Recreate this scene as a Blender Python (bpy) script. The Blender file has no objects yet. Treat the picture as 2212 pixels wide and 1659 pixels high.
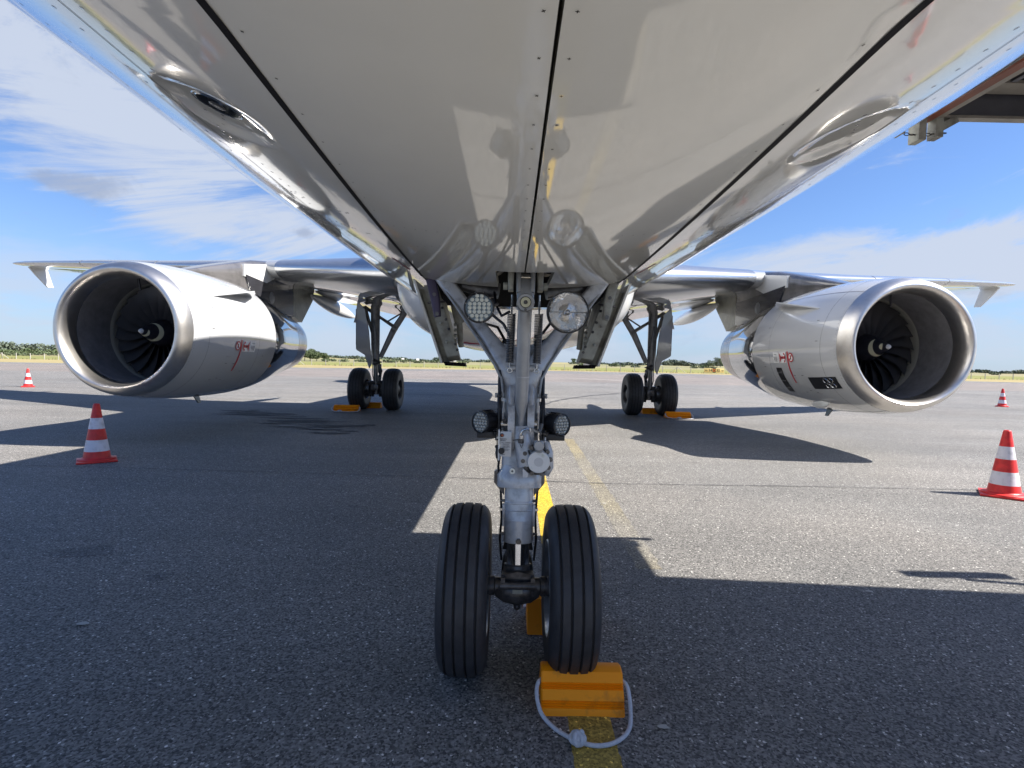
import bpy, bmesh, math, random
from mathutils import Vector, Matrix, noise
PI=math.pi; rad=math.radians
random.seed(7)
scene=bpy.context.scene
# ------------------------------------------------------------------ camera
CP=Vector((-0.0466,-2.4007,1.3743)); YAW,PITCH,ROLL,FPX=0.0015,-0.0391,0.021,1167.27
_f=Vector((math.sin(YAW)*math.cos(PITCH),math.cos(YAW)*math.cos(PITCH),math.sin(PITCH)))
_r0=Vector((math.cos(YAW),-math.sin(YAW),0)); _u0=_r0.cross(_f)
_r=_r0*math.cos(ROLL)+_u0*math.sin(ROLL); _u=_u0*math.cos(ROLL)-_r0*math.sin(ROLL)
cam=bpy.data.objects.new('camera',bpy.data.cameras.new('camera')); scene.collection.objects.link(cam)
cam.matrix_world=Matrix(((_r.x,_u.x,-_f.x,CP.x),(_r.y,_u.y,-_f.y,CP.y),(_r.z,_u.z,-_f.z,CP.z),(0,0,0,1)))
cam.data.sensor_width=36; cam.data.lens=36*FPX/2212; cam.data.clip_start=0.02; cam.data.clip_end=9000
scene.camera=cam
# ------------------------------------------------------------------ sun and sky
SUN=Vector((0.95,-0.17,1.0)).normalized()
EXPO=1.22
w=bpy.data.worlds.new('World'); scene.world=w; w.use_nodes=True
nt=w.node_tree; N=nt.nodes; L=nt.links; N.clear()
def wn(t,**k):
    n=N.new(t)
    for a,b in k.items(): setattr(n,a,b)
    return n
out=wn('ShaderNodeOutputWorld'); bg=wn('ShaderNodeBackground'); bg.inputs[1].default_value=0.075
sky=wn('ShaderNodeTexSky',sky_type='NISHITA',sun_disc=False,sun_elevation=math.asin(SUN.z),sun_rotation=math.atan2(SUN.x,SUN.y),air_density=1.0,dust_density=0.25,ozone_density=3.0)
tc=wn('ShaderNodeTexCoord'); sep=wn('ShaderNodeSeparateXYZ'); L.new(tc.outputs['Generated'],sep.inputs[0])
def mth(op,a,b=None,clamp=False):
    n=wn('ShaderNodeMath',operation=op,use_clamp=clamp)
    for i,q in enumerate((a,b)):
        if q is None: continue
        if isinstance(q,(int,float)): n.inputs[i].default_value=q
        else: L.new(q,n.inputs[i])
    return n.outputs[0]
az=mth('MULTIPLY',mth('ARCTAN2',sep.outputs[0],sep.outputs[1]),180/PI)
el=mth('MULTIPLY',mth('ARCSINE',sep.outputs[2]),180/PI)
def nz3(scale,detail,rough,dist,roty,sc,off):
    m0=wn('ShaderNodeMapping'); m0.inputs['Rotation'].default_value=(0,roty,0); L.new(tc.outputs['Generated'],m0.inputs[0])
    mp=wn('ShaderNodeMapping'); mp.inputs['Scale'].default_value=sc; mp.inputs['Location'].default_value=off; L.new(m0.outputs[0],mp.inputs[0])
    nz=wn('ShaderNodeTexNoise'); nz.inputs['Scale'].default_value=scale; nz.inputs['Detail'].default_value=detail; nz.inputs['Roughness'].default_value=rough; nz.inputs['Distortion'].default_value=dist
    L.new(mp.outputs[0],nz.inputs['Vector']); return nz.outputs[0]
def sm(v,lo,hi,a=0.0,b=1.0):
    mr=wn('ShaderNodeMapRange',interpolation_type='SMOOTHSTEP'); mr.inputs['From Min'].default_value=lo; mr.inputs['From Max'].default_value=hi; mr.inputs['To Min'].default_value=a; mr.inputs['To Max'].default_value=b
    L.new(v,mr.inputs['Value']); return mr.outputs[0]
def blob(a0,e0,ra,re,tilt,wt,soft=0.0):
    c,s=math.cos(rad(tilt)),math.sin(rad(tilt)); da=mth('SUBTRACT',az,a0); de=mth('SUBTRACT',el,e0)
    x_=mth('DIVIDE',mth('ADD',mth('MULTIPLY',da,c),mth('MULTIPLY',de,s)),ra); y_=mth('DIVIDE',mth('SUBTRACT',mth('MULTIPLY',de,c),mth('MULTIPLY',da,s)),re)
    d=mth('SQRT',mth('ADD',mth('MULTIPLY',x_,x_),mth('MULTIPLY',y_,y_))); return mth('MULTIPLY',sm(d,1.0,soft),wt)
def mxs(l):
    r_=l[0]
    for q_ in l[1:]: r_=mth('MAXIMUM',r_,q_)
    return r_
n1=nz3(2.8,13,0.66,0.9,rad(16),(0.75,1.0,4.2),(1.7,0.4,2.0)); n2=nz3(5.0,10,0.6,0.2,0,(0.9,1.0,3.0),(4.2,1.0,0.5))
mask=mxs([blob(-32,18.5,27,12,-22,1.05,0.2),blob(-44,25,18,9,-30,0.95,0.1),blob(-27,12.6,26,4.2,-6,1.1,0.25),blob(-12,14,12,4,-20,0.7),blob(33,8.6,28,5.2,1,1.3,0.35),blob(60,10,18,6,0,0.8),blob(-75,20,30,12,0,0.7),blob(150,35,50,25,0,0.6),blob(-130,30,40,20,0,0.7)])
c1=sm(mth('ADD',mth('MULTIPLY',mth('SUBTRACT',n1,0.5),4.6),mth('MULTIPLY',mask,0.98)),0.30,1.30)
low=mth('MULTIPLY',sm(mth('ADD',n2,mth('MULTIPLY',sm(el,10,3),0.13)),0.50,0.72),sm(el,12,5,0,0.62))
ca=mth('MULTIPLY',mth('MAXIMUM',mth('MULTIPLY',c1,0.93),low),sm(el,-0.5,1.5,0.3,1.0))
hazen=sm(el,15,0,0,0.6)
n3=nz3(16,6,0.6,0.3,0,(1,1,1.7),(0.3,0.2,0.9))
puff=sm(mth('ADD',n3,mth('MULTIPLY',mxs([blob(-38.5,13.6,6.5,1.8,0,0.5),blob(-21.2,12.1,2.2,1.1,0,0.5),blob(-45,8.6,2.4,1.2,0,0.42),blob(38,6.5,7,1.6,0,0.30),blob(6,1.6,8,0.8,0,0.25)]),1.0)),0.60,0.95,0,0.7)
tint=wn('ShaderNodeMix',data_type='RGBA',blend_type='MULTIPLY'); tint.inputs[0].default_value=1.0; L.new(sky.outputs[0],tint.inputs[6]); tint.inputs[7].default_value=(0.68,0.79,1.0,1)
hz=wn('ShaderNodeMix',data_type='RGBA'); L.new(hazen,hz.inputs[0]); L.new(tint.outputs[2],hz.inputs[6]); hz.inputs[7].default_value=(2.2,3.0,4.4,1)
mx0=wn('ShaderNodeMix',data_type='RGBA'); L.new(ca,mx0.inputs[0]); L.new(hz.outputs[2],mx0.inputs[6]); mx0.inputs[7].default_value=(3.6,4.0,4.8,1)
mx=wn('ShaderNodeMix',data_type='RGBA'); L.new(puff,mx.inputs[0]); L.new(mx0.outputs[2],mx.inputs[6]); mx.inputs[7].default_value=(2.1,2.5,3.4,1)
L.new(mx.outputs[2],bg.inputs[0]); L.new(bg.outputs[0],out.inputs[0])
sl=bpy.data.lights.new('sun','SUN'); sl.energy=5.0; sl.angle=rad(0.5); sl.color=(1.0,0.95,0.88)
so=bpy.data.objects.new('sun',sl); scene.collection.objects.link(so); so.rotation_euler=SUN.to_track_quat('Z','Y').to_euler(); so.location=(20,-5,30)
vs=scene.view_settings; vs.view_transform='Standard'; vs.look='None'; vs.exposure=EXPO; vs.gamma=1.0; vs.use_curve_mapping=False
scene.render.engine='CYCLES'
# ------------------------------------------------------------------ helpers
C=scene.collection
def at(x,y,Y):
    """point on the plane Y=const seen at photo pixel x,y (2212 wide)"""
    d=_f+_r*((x-1106)/FPX)-_u*((y-829.5)/FPX); t=(Y-CP.y)/d.y
    return CP+d*t
def cA(x,y,Y): return at((1500+x/2.212)/1.73599,(950+y/2.212)/1.73599,Y)
def cB(x,y,Y): return at(1025.35+x/6.4,806.5+y/6.4,Y)
def cC(x,y,Y): return at(1025.35+x/7.577,1123.3+y/7.577,Y)
def c6(x,y,Y): return at(662.6+x/4.7995,605+y/4.7995,Y)
def cW(x,y,Y): return at((900+x/3.16)/1.73599,(940+y/3.16)/1.73599,Y)
class MB:
    def __init__(s): s.v=[]; s.f=[]; s.m=[]; s.mi=0
    def add(s,vs,fs):
        o=len(s.v); s.v+=[tuple(q) for q in vs]
        for f in fs: s.f.append([i+o for i in f]); s.m.append(s.mi)
        return s
    def grid(s,rows,cu=False,cv=False):
        n=len(rows); m=len(rows[0]); fs=[]
        for i in range(n if cv else n-1):
            for j in range(m if cu else m-1):
                a=i*m+j; b=i*m+(j+1)%m; c=((i+1)%n)*m+(j+1)%m; d=((i+1)%n)*m+j
                fs.append((a,b,c,d))
        return s.add([q for r in rows for q in r],fs)
    def loft(s,rings,cap=True):
        s.grid(rings,cu=True)
        if cap:
            m=len(rings[0]); s.add(rings[0],[tuple(range(m))[::-1]]); s.add(rings[-1],[tuple(range(m))])
        return s
    def lathe(s,prof,o=(0,0,0),ax=(0,0,1),seg=32,cap=False):
        o=Vector(o); a=Vector(ax).normalized(); t=Vector((0,0,1)) if abs(a.z)<.9 else Vector((1,0,0)); e1=a.cross(t).normalized(); e2=a.cross(e1)
        rings=[[o+a*h+(e1*math.cos(2*PI*k/seg)+e2*math.sin(2*PI*k/seg))*r for k in range(seg)] for r,h in prof]
        return s.loft(rings,cap)
    def cyl(s,p,q,r,r2=None,seg=20):
        p=Vector(p);q=Vector(q); return s.lathe([(r,0),(r if r2 is None else r2,(q-p).length)],p,q-p,seg,True)
    def tube(s,pts,r,seg=10,closed=False):
        pts=[Vector(q) for q in pts]; n=len(pts); rings=[]; up=None
        for i,q in enumerate(pts):
            a=pts[(i-1)%n] if (closed or i>0) else q; b=pts[(i+1)%n] if (closed or i<n-1) else q
            t=(b-a).normalized()
            if up is None: up=Vector((0,0,1)) if abs(t.z)<.9 else Vector((1,0,0))
            e=(up-t*up.dot(t)).normalized(); up=e; g=t.cross(e); rr=r[i] if isinstance(r,(list,tuple)) else r
            rings.append([q+(e*math.cos(2*PI*k/seg)+g*math.sin(2*PI*k/seg))*rr for k in range(seg)])
        if closed: return s.grid(rings,cu=True,cv=True)
        return s.loft(rings)
    def box(s,c,d,R=None,bev=0.0):
        c=Vector(c); x,y,z=[q/2 for q in d]
        if bev<=0:
            vs=[Vector((i*x,j*y,k*z)) for i in(-1,1) for j in(-1,1) for k in(-1,1)]
            fs=[(0,1,3,2),(4,6,7,5),(0,4,5,1),(2,3,7,6),(0,2,6,4),(1,5,7,3)]
        else:
            bm=bmesh.new(); bmesh.ops.create_cube(bm,size=1); bmesh.ops.scale(bm,vec=(2*x,2*y,2*z),verts=bm.verts)
            bmesh.ops.bevel(bm,geom=bm.edges[:],offset=bev,segments=2,affect='EDGES',profile=.6); bm.verts.index_update()
            vs=[v.co.copy() for v in bm.verts]; fs=[[v.index for v in f.verts] for f in bm.faces]; bm.free()
        if R is not None: vs=[R@q for q in vs]
        return s.add([c+q for q in vs],fs)
    def prism(s,poly,ext):
        e=Vector(ext); n=len(poly); poly=[Vector(q) for q in poly]
        s.add(poly+[q+e for q in poly],[tuple(range(n)),tuple(range(2*n-1,n-1,-1))]+[(i,(i+1)%n,n+(i+1)%n,n+i) for i in range(n)][::1])
        return s
    def beam(s,pts,ws,ds,dirw=(1,0,0),p=3.2,seg=20):
        """rounded-rectangle loft; ws across (dirw-ish), ds in the remaining direction"""
        pts=[Vector(q) for q in pts]; rings=[]
        for i,q in enumerate(pts):
            t=(pts[min(i+1,len(pts)-1)]-pts[max(i-1,0)]).normalized(); wv=Vector(dirw); wv=(wv-t*wv.dot(t)).normalized(); dv=t.cross(wv)
            ring=[]
            for k in range(seg):
                a=2*PI*k/seg; ca,sa=math.cos(a),math.sin(a)
                ring.append(q+wv*(ws[i]/2*math.copysign(abs(ca)**(2/p),ca))+dv*(ds[i]/2*math.copysign(abs(sa)**(2/p),sa)))
            rings.append(ring)
        return s.loft(rings)
    def ball(s,c,r,sc=(1,1,1),seg=14):
        c=Vector(c); rings=[]
        for i in range(1,seg//2):
            a=PI*i/(seg//2); rings.append([c+Vector((math.sin(a)*math.cos(2*PI*k/seg)*sc[0],math.sin(a)*math.sin(2*PI*k/seg)*sc[1],math.cos(a)*sc[2]))*r for k in range(seg)])
        return s.loft(rings)
    def build(s,name,mats,parent=None,smooth=True,ang=32,loc=None):
        me=bpy.data.meshes.new(name); me.from_pydata(s.v,[],s.f); me.update()
        for m in (mats if isinstance(mats,(list,tuple)) else [mats]): me.materials.append(m)
        if any(s.m): me.polygons.foreach_set('material_index',s.m)
        bm=bmesh.new(); bm.from_mesh(me)
        bmesh.ops.remove_doubles(bm,verts=bm.verts,dist=1e-5)
        bmesh.ops.recalc_face_normals(bm,faces=bm.faces) if getattr(s,'recalc',True) else None
        bm.to_mesh(me); bm.free()
        if smooth:
            me.polygons.foreach_set('use_smooth',[True]*len(me.polygons)); me.set_sharp_from_angle(angle=rad(ang))
        o=bpy.data.objects.new(name,me); C.objects.link(o)
        if parent is not None: o.parent=parent
        if loc: o.location=loc
        return o
def empty(name,label=None,cat=None,group=None,loc=(0,0,0),rz=0,parent=None):
    o=bpy.data.objects.new(name,None); C.objects.link(o); o.location=loc; o.rotation_euler=(0,0,rz); o.empty_display_size=.2
    if parent is not None: o.parent=parent
    if label: o['label']=label
    if cat: o['category']=cat
    if group: o['group']=group
    return o
def tag(o,label,cat,group=None,kind=None):
    o['label']=label; o['category']=cat
    if group:o['group']=group
    if kind:o['kind']=kind
    return o
def struct(o): o['kind']='structure'; return o
def copy_tree(o,parent=None):
    c=o.copy(); C.objects.link(c)
    if parent is not None: c.parent=parent
    for ch in [q for q in bpy.data.objects if q.parent==o]: copy_tree(ch,c)
    return c
def text(parent,name,s,size,mat,M,ext=0.0):
    cu=bpy.data.curves.new('t','FONT'); cu.body=s; cu.size=size; cu.align_x='CENTER'; cu.align_y='CENTER'; cu.extrude=ext; cu.space_line=.9; cu.offset=size*.018
    t=bpy.data.objects.new('t',cu); C.objects.link(t); bpy.context.view_layer.update()
    dg=bpy.context.evaluated_depsgraph_get(); me=bpy.data.meshes.new_from_object(t.evaluated_get(dg)); bpy.data.objects.remove(t)
    me.transform(M); me.materials.clear(); me.materials.append(mat)
    o=bpy.data.objects.new(name,me); C.objects.link(o); o.parent=parent; return o
# ------------------------------------------------------------------ materials
def mat(name,col,rough=.5,metal=0.0,coat=0.0,mott=0.0,msc=4.0,col2=None,bump=0.0,bsc=30.0,spec=.5,stretch=None,detail=6,coatr=.03,lo=.35,hi=.65,rmott=0.0,trans=0,ior=1.5):
    m=bpy.data.materials.new(name); m.use_nodes=True; t=m.node_tree; b=t.nodes['Principled BSDF']
    b.inputs['Base Color'].default_value=(*col,1); b.inputs['Roughness'].default_value=rough; b.inputs['Metallic'].default_value=metal
    b.inputs['Coat Weight'].default_value=coat; b.inputs['Coat Roughness'].default_value=coatr; b.inputs['Specular IOR Level'].default_value=spec
    b.inputs['Transmission Weight'].default_value=trans; b.inputs['IOR'].default_value=ior
    co=t.nodes.new('ShaderNodeTexCoord'); src=co.outputs['Object']
    if stretch:
        mp=t.nodes.new('ShaderNodeMapping'); mp.inputs['Scale'].default_value=stretch; t.links.new(src,mp.inputs[0]); src=mp.outputs[0]
    if mott>0:
        nz=t.nodes.new('ShaderNodeTexNoise'); nz.inputs['Scale'].default_value=msc; nz.inputs['Detail'].default_value=detail; nz.inputs['Roughness'].default_value=.6; t.links.new(src,nz.inputs['Vector'])
        mr=t.nodes.new('ShaderNodeMapRange'); mr.inputs['From Min'].default_value=lo; mr.inputs['From Max'].default_value=hi; t.links.new(nz.outputs[0],mr.inputs['Value'])
        mx=t.nodes.new('ShaderNodeMix'); mx.data_type='RGBA'; mx.inputs[6].default_value=(*col,1); mx.inputs[7].default_value=(*(col2 or [c*(1-mott) for c in col]),1)
        t.links.new(mr.outputs[0],mx.inputs[0]); t.links.new(mx.outputs[2],b.inputs['Base Color'])
        if rmott:
            mr2=t.nodes.new('ShaderNodeMapRange'); mr2.inputs['To Min'].default_value=rough; mr2.inputs['To Max'].default_value=min(1,rough+rmott); t.links.new(nz.outputs[0],mr2.inputs['Value']); t.links.new(mr2.outputs[0],b.inputs['Roughness'])
    if bump>0:
        nb=t.nodes.new('ShaderNodeTexNoise'); nb.inputs['Scale'].default_value=bsc; nb.inputs['Detail'].default_value=4; t.links.new(src,nb.inputs['Vector'])
        bp=t.nodes.new('ShaderNodeBump'); bp.inputs['Strength'].default_value=1; bp.inputs['Distance'].default_value=bump; t.links.new(nb.outputs[0],bp.inputs['Height']); t.links.new(bp.outputs[0],b.inputs['Normal'])
        if coat: t.links.new(bp.outputs[0],b.inputs['Coat Normal'])
    return m
Mt={}
Mt['belly']=mat('belly_paint',(.84,.835,.79),.07,0,.6,.08,1.3,bump=.0009,bsc=3.0,spec=.75)
Mt['door']=mat('door_paint',(.86,.855,.80),.05,0,.5,.06,2.3,bump=.00006,bsc=2.0,spec=.8)
Mt['white']=mat('aircraft_white_paint',(.72,.72,.70),.22,0,.4,.08,.8,bump=.0008,bsc=3)
Mt['wing']=mat('wing_grey_paint',(.44,.445,.445),.05,0,.8,.12,1.5,bump=.0006,bsc=2.0,stretch=(.4,1.5,1))
Mt['nac']=mat('nacelle_paint',(.52,.53,.54),.07,0,.7,.06,1.2,bump=.0005,bsc=2.5)
Mt['darkpyl']=mat('pylon_dark_paint',(.045,.045,.052),.18,0,.3,.3,2.0)
Mt['brownpyl']=mat('pylon_bare_metal',(.33,.30,.28),.28,.7,0,.4,1.5)
Mt['lip']=mat('inlet_lip_aluminium',(.74,.71,.67),.36,1.0,0,.12,9,bump=.0003,bsc=60)
Mt['chrome']=mat('polished_metal',(.62,.63,.64),.06,1.0,0,.06,5)
Mt['nozzle']=mat('heat_stained_nozzle',(.50,.44,.40),.16,1.0,0,.35,6)
Mt['piston']=mat('chrome_piston',(.75,.75,.76),.06,1.0)
Mt['inlet']=mat('inlet_liner',(.17,.17,.18),.5,0,0,.3,8)
Mt['blade']=mat('fan_blade_titanium',(.11,.11,.12),.34,.6)
Mt['fancase']=mat('fan_case_rub_strip',(.27,.27,.24),.6)
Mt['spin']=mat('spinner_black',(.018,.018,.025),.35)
Mt['cream']=mat('spiral_cream',(.62,.60,.42),.5)
Mt['gear']=mat('gear_grey_enamel',(.50,.515,.54),.28,.12,.3,.5,17,col2=(.25,.25,.26),bump=.0004,bsc=60,lo=.48,hi=.72)
Mt['strut']=mat('drag_strut_grey',(.40,.41,.42),.36,.3,0,.25,9)
Mt['geardark']=mat('greasy_gear_metal',(.055,.055,.06),.33,.6,0,.5,16,col2=(.16,.155,.15))
Mt['gearold']=mat('door_inner_primer',(.40,.41,.36),.5,0,0,.55,11,col2=(.16,.145,.125),bump=.001,bsc=25,lo=.42,hi=.72)
Mt['mgear']=mat('main_gear_grey',(.30,.30,.30),.38,.3,0,.4,7)
Mt['black']=mat('black_housing',(.014,.014,.017),.42,0,0,.3,30)
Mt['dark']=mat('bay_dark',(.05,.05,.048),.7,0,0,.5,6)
Mt['seal']=mat('rubber_seal',(.010,.009,.012),.7,spec=.15)
Mt['tyre']=mat('tyre_rubber',(.042,.042,.046),.5,0,0,.4,18,col2=(.028,.028,.031),bump=.0006,bsc=90,spec=.35)
Mt['groove']=mat('tyre_groove_rubber',(.008,.008,.009),.8)
Mt['rim']=mat('wheel_rim_metal',(.42,.43,.44),.3,.8,0,.3,10)
Mt['rimdark']=mat('wheel_rim_brake_dust',(.10,.10,.105),.4,.5,0,.5,10)
Mt['steel']=mat('bright_steel',(.55,.55,.55),.22,1.0,0,.3,14)
Mt['screw']=mat('screw_recess',(.06,.055,.05),.5,.5)
Mt['orange']=mat('chock_orange',(.95,.30,.004),.5,0,0,.35,9,spec=.25,col2=(.30,.11,.02),bump=.001,bsc=25,lo=.55,hi=.8)
Mt['rope']=mat('white_rope',(.55,.56,.60),.8,0,0,.2,60,bump=.002,bsc=220)
Mt['conered']=mat('cone_red',(.80,.035,.03),.42,0,0,.35,11,bump=.0005,bsc=40)
Mt['conewhite']=mat('cone_white_band',(.72,.69,.73),.4,0,0,.35,12,lo=.5,hi=.75)
Mt['yellow']=mat('yellow_line',(.72,.50,.03),.75,0,0,.9,7,col2=(.12,.105,.06),bump=.003,bsc=110,lo=.53,hi=.66,detail=12)
Mt['oldyellow']=mat('old_faded_line',(.21,.18,.12),.85,0,0,.3,3,col2=(.155,.15,.138),bump=.002,bsc=120,lo=.4,hi=.6,detail=10)
Mt['crack']=mat('crack_filler',(.035,.035,.037),.7,0,0,.5,12,col2=(.10,.10,.10))
Mt['lightline']=mat('old_chalk_line',(.26,.26,.26),.8,0,0,.4,2)
Mt['paint']=mat('apron_white_paint',(.5,.49,.45),.7,0,0,.3,2)
Mt['post']=mat('concrete_post',(.50,.48,.42),.8,0,0,.3,8)
Mt['wire']=mat('fence_wire',(.30,.30,.29),.6,.4)
Mt['signy']=mat('sign_yellow',(.80,.62,.25),.5,spec=.2)
Mt['signk']=mat('sign_black',(.015,.015,.015),.4)
Mt['signo']=mat('sign_orange',(.9,.25,.03),.4)
Mt['red']=mat('red_marking',(.50,.02,.03),.4)
Mt['maroon']=mat('maroon_line',(.22,.01,.035),.35)
Mt['placard']=mat('white_placard',(.92,.92,.91),.5)
Mt['label']=mat('label_ink',(.04,.04,.05),.6)
Mt['line']=mat('panel_line',(.10,.10,.10),.6)
Mt['amber']=mat('amber_lens',(.35,.06,.01),.12,0,.5)
Mt['lens']=mat('lamp_glass',(1,1,1),.01,0,0,trans=1.0,ior=1.15)
Mt['refl']=mat('lamp_reflector',(.95,.95,.95),.04,1.0,bump=.004,bsc=22)
Mt['led']=mat('led_lens',(.66,.68,.62),.12,0,.8)
Mt['ledpcb']=mat('led_backplate',(.12,.16,.19),.2,.3,.5)
Mt['pyltail']=mat('pylon_tail_bounce_grey',(.62,.61,.50),.4,0,.2,.3,5)  # olive grey, lightened so the colour carries the bounced light here
Mt['spring']=mat('spring_steel',(.16,.16,.165),.25,.8)
Mt['blue']=mat('actuator_aluminium',(.60,.62,.64),.32,.3,0,.4,30,col2=(.42,.46,.40),lo=.55,hi=.7)
Mt['purple']=mat('anodised_bracket',(.085,.07,.12),.4,.5,0,.3,12)
Mt['brick']=mat('stairs_red_brown',(.26,.07,.035),.5,0,0,.35,2.2)
Mt['galv']=mat('galvanised_deck',(.16,.17,.20),.4,.4,0,.3,3)
Mt['cream2']=mat('stairs_cream_trim',(.34,.32,.28),.5,0,0,.3,4)
Mt['leafa']=mat('hedge_leaves',(.065,.10,.038),.7,0,0,.5,.08,col2=(.10,.12,.05))
Mt['leafb']=mat('hazed_wood_leaves',(.075,.105,.075),.8,0,0,.4,.02,col2=(.10,.12,.08))  # distance haze is put into this paler, bluer leaf colour
Mt['bark']=mat('bark',(.09,.07,.05),.8)
Mt['hill']=mat('heath_hill',(.17,.18,.075),.9,0,0,.5,.012,col2=(.30,.25,.12),stretch=(.4,1,1),detail=9)
Mt['bale']=mat('pale_bale',(.55,.53,.48),.8)
# ground materials
def asphalt(name,base,warm,seed,g0=.30,g1=1.75):
    m=bpy.data.materials.new(name); m.use_nodes=True; t=m.node_tree; b=t.nodes['Principled BSDF']; n=t.nodes; l=t.links
    co=n.new('ShaderNodeTexCoord'); mp=n.new('ShaderNodeMapping'); mp.inputs['Location'].default_value=(seed,seed*2,0); l.new(co.outputs['Object'],mp.inputs[0])
    def nz(sc,d,r,st=None):
        q=n.new('ShaderNodeTexNoise'); q.inputs['Scale'].default_value=sc; q.inputs['Detail'].default_value=d; q.inputs['Roughness'].default_value=r
        if st:
            k=n.new('ShaderNodeMapping'); k.inputs['Scale'].default_value=st; l.new(mp.outputs[0],k.inputs[0]); l.new(k.outputs[0],q.inputs['Vector'])
        else: l.new(mp.outputs[0],q.inputs['Vector'])
        return q.outputs[0]
    def mr(v,a,b_,c,d):
        q=n.new('ShaderNodeMapRange'); q.inputs['From Min'].default_value=a; q.inputs['From Max'].default_value=b_; q.inputs['To Min'].default_value=c; q.inputs['To Max'].default_value=d; l.new(v,q.inputs['Value']); return q.outputs[0]
    def mul(a,b_):
        q=n.new('ShaderNodeMath'); q.operation='MULTIPLY'; l.new(a,q.inputs[0]); l.new(b_,q.inputs[1]); return q.outputs[0]
    vo=n.new('ShaderNodeTexVoronoi'); vo.inputs['Scale'].default_value=120; l.new(mp.outputs[0],vo.inputs['Vector'])
    sp=n.new('ShaderNodeSeparateColor'); l.new(vo.outputs['Color'],sp.inputs[0])
    grain=mr(sp.outputs[0],0,1,g0,g1)
    spark=mr(sp.outputs[1],.955,.99,1,3.2)
    fine=mr(nz(60,4,.7),.3,.7,.75,1.25)
    big=mr(nz(.16,6,.6),.3,.7,.80,1.18)
    streak=mr(nz(.5,7,.65,(.25,1.6,1)),.35,.7,1.12,.82)
    val=mul(mul(mul(grain,fine),mul(big,streak)),spark)
    hs=n.new('ShaderNodeMix'); hs.data_type='RGBA'; hs.blend_type='MULTIPLY'; hs.inputs[0].default_value=1
    cm=n.new('ShaderNodeMix'); cm.data_type='RGBA'; cm.inputs[6].default_value=(*base,1); cm.inputs[7].default_value=(*warm,1); l.new(mr(nz(.35,3,.5),.4,.6,0,1),cm.inputs[0])
    cv=n.new('ShaderNodeCombineColor'); [l.new(val,cv.inputs[i]) for i in range(3)]
    l.new(cm.outputs[2],hs.inputs[6]); l.new(cv.outputs[0],hs.inputs[7]); l.new(hs.outputs[2],b.inputs['Base Color'])
    b.inputs['Roughness'].default_value=.72; b.inputs['Specular IOR Level'].default_value=.4
    bp=n.new('ShaderNodeBump'); bp.inputs['Distance'].default_value=.0022; bp.inputs['Strength'].default_value=.9; l.new(mul(grain,fine),bp.inputs['Height']); l.new(bp.outputs[0],b.inputs['Normal'])
    return m
Mt['asphalt']=asphalt('apron_asphalt',(.153,.148,.139),(.161,.152,.140),0)
Mt['strip']=asphalt('taxiway_concrete',(.175,.155,.140),(.19,.165,.145),3)
Mt['strip2']=asphalt('shoulder_asphalt',(.12,.118,.115),(.13,.126,.12),5)
Mt['yellow']=asphalt('yellow_line_paint',(.50,.33,.030),(.36,.25,.05),11,.5,1.35)
Mt['oldyellow']=asphalt('faded_line_paint',(.195,.170,.115),(.155,.148,.135),13,.35,1.7)
Mt['oil']=asphalt('oil_darkened_asphalt',(.105,.101,.098),(.125,.12,.115),4)
Mt['stain']=asphalt('stained_asphalt',(.035,.036,.04),(.05,.05,.052),8)
def grassmat(name,a,b_,c):
    m=mat(name,a,.95,0,0,1,.25,col2=b_,stretch=(.25,1,1),detail=10,lo=.38,hi=.62,spec=.1); return m
Mt['grass']=grassmat('field_grass',(.17,.20,.055),(.28,.25,.10),0)
Mt['dry']=grassmat('dry_verge',(.36,.29,.15),(.27,.23,.11),0)
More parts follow.
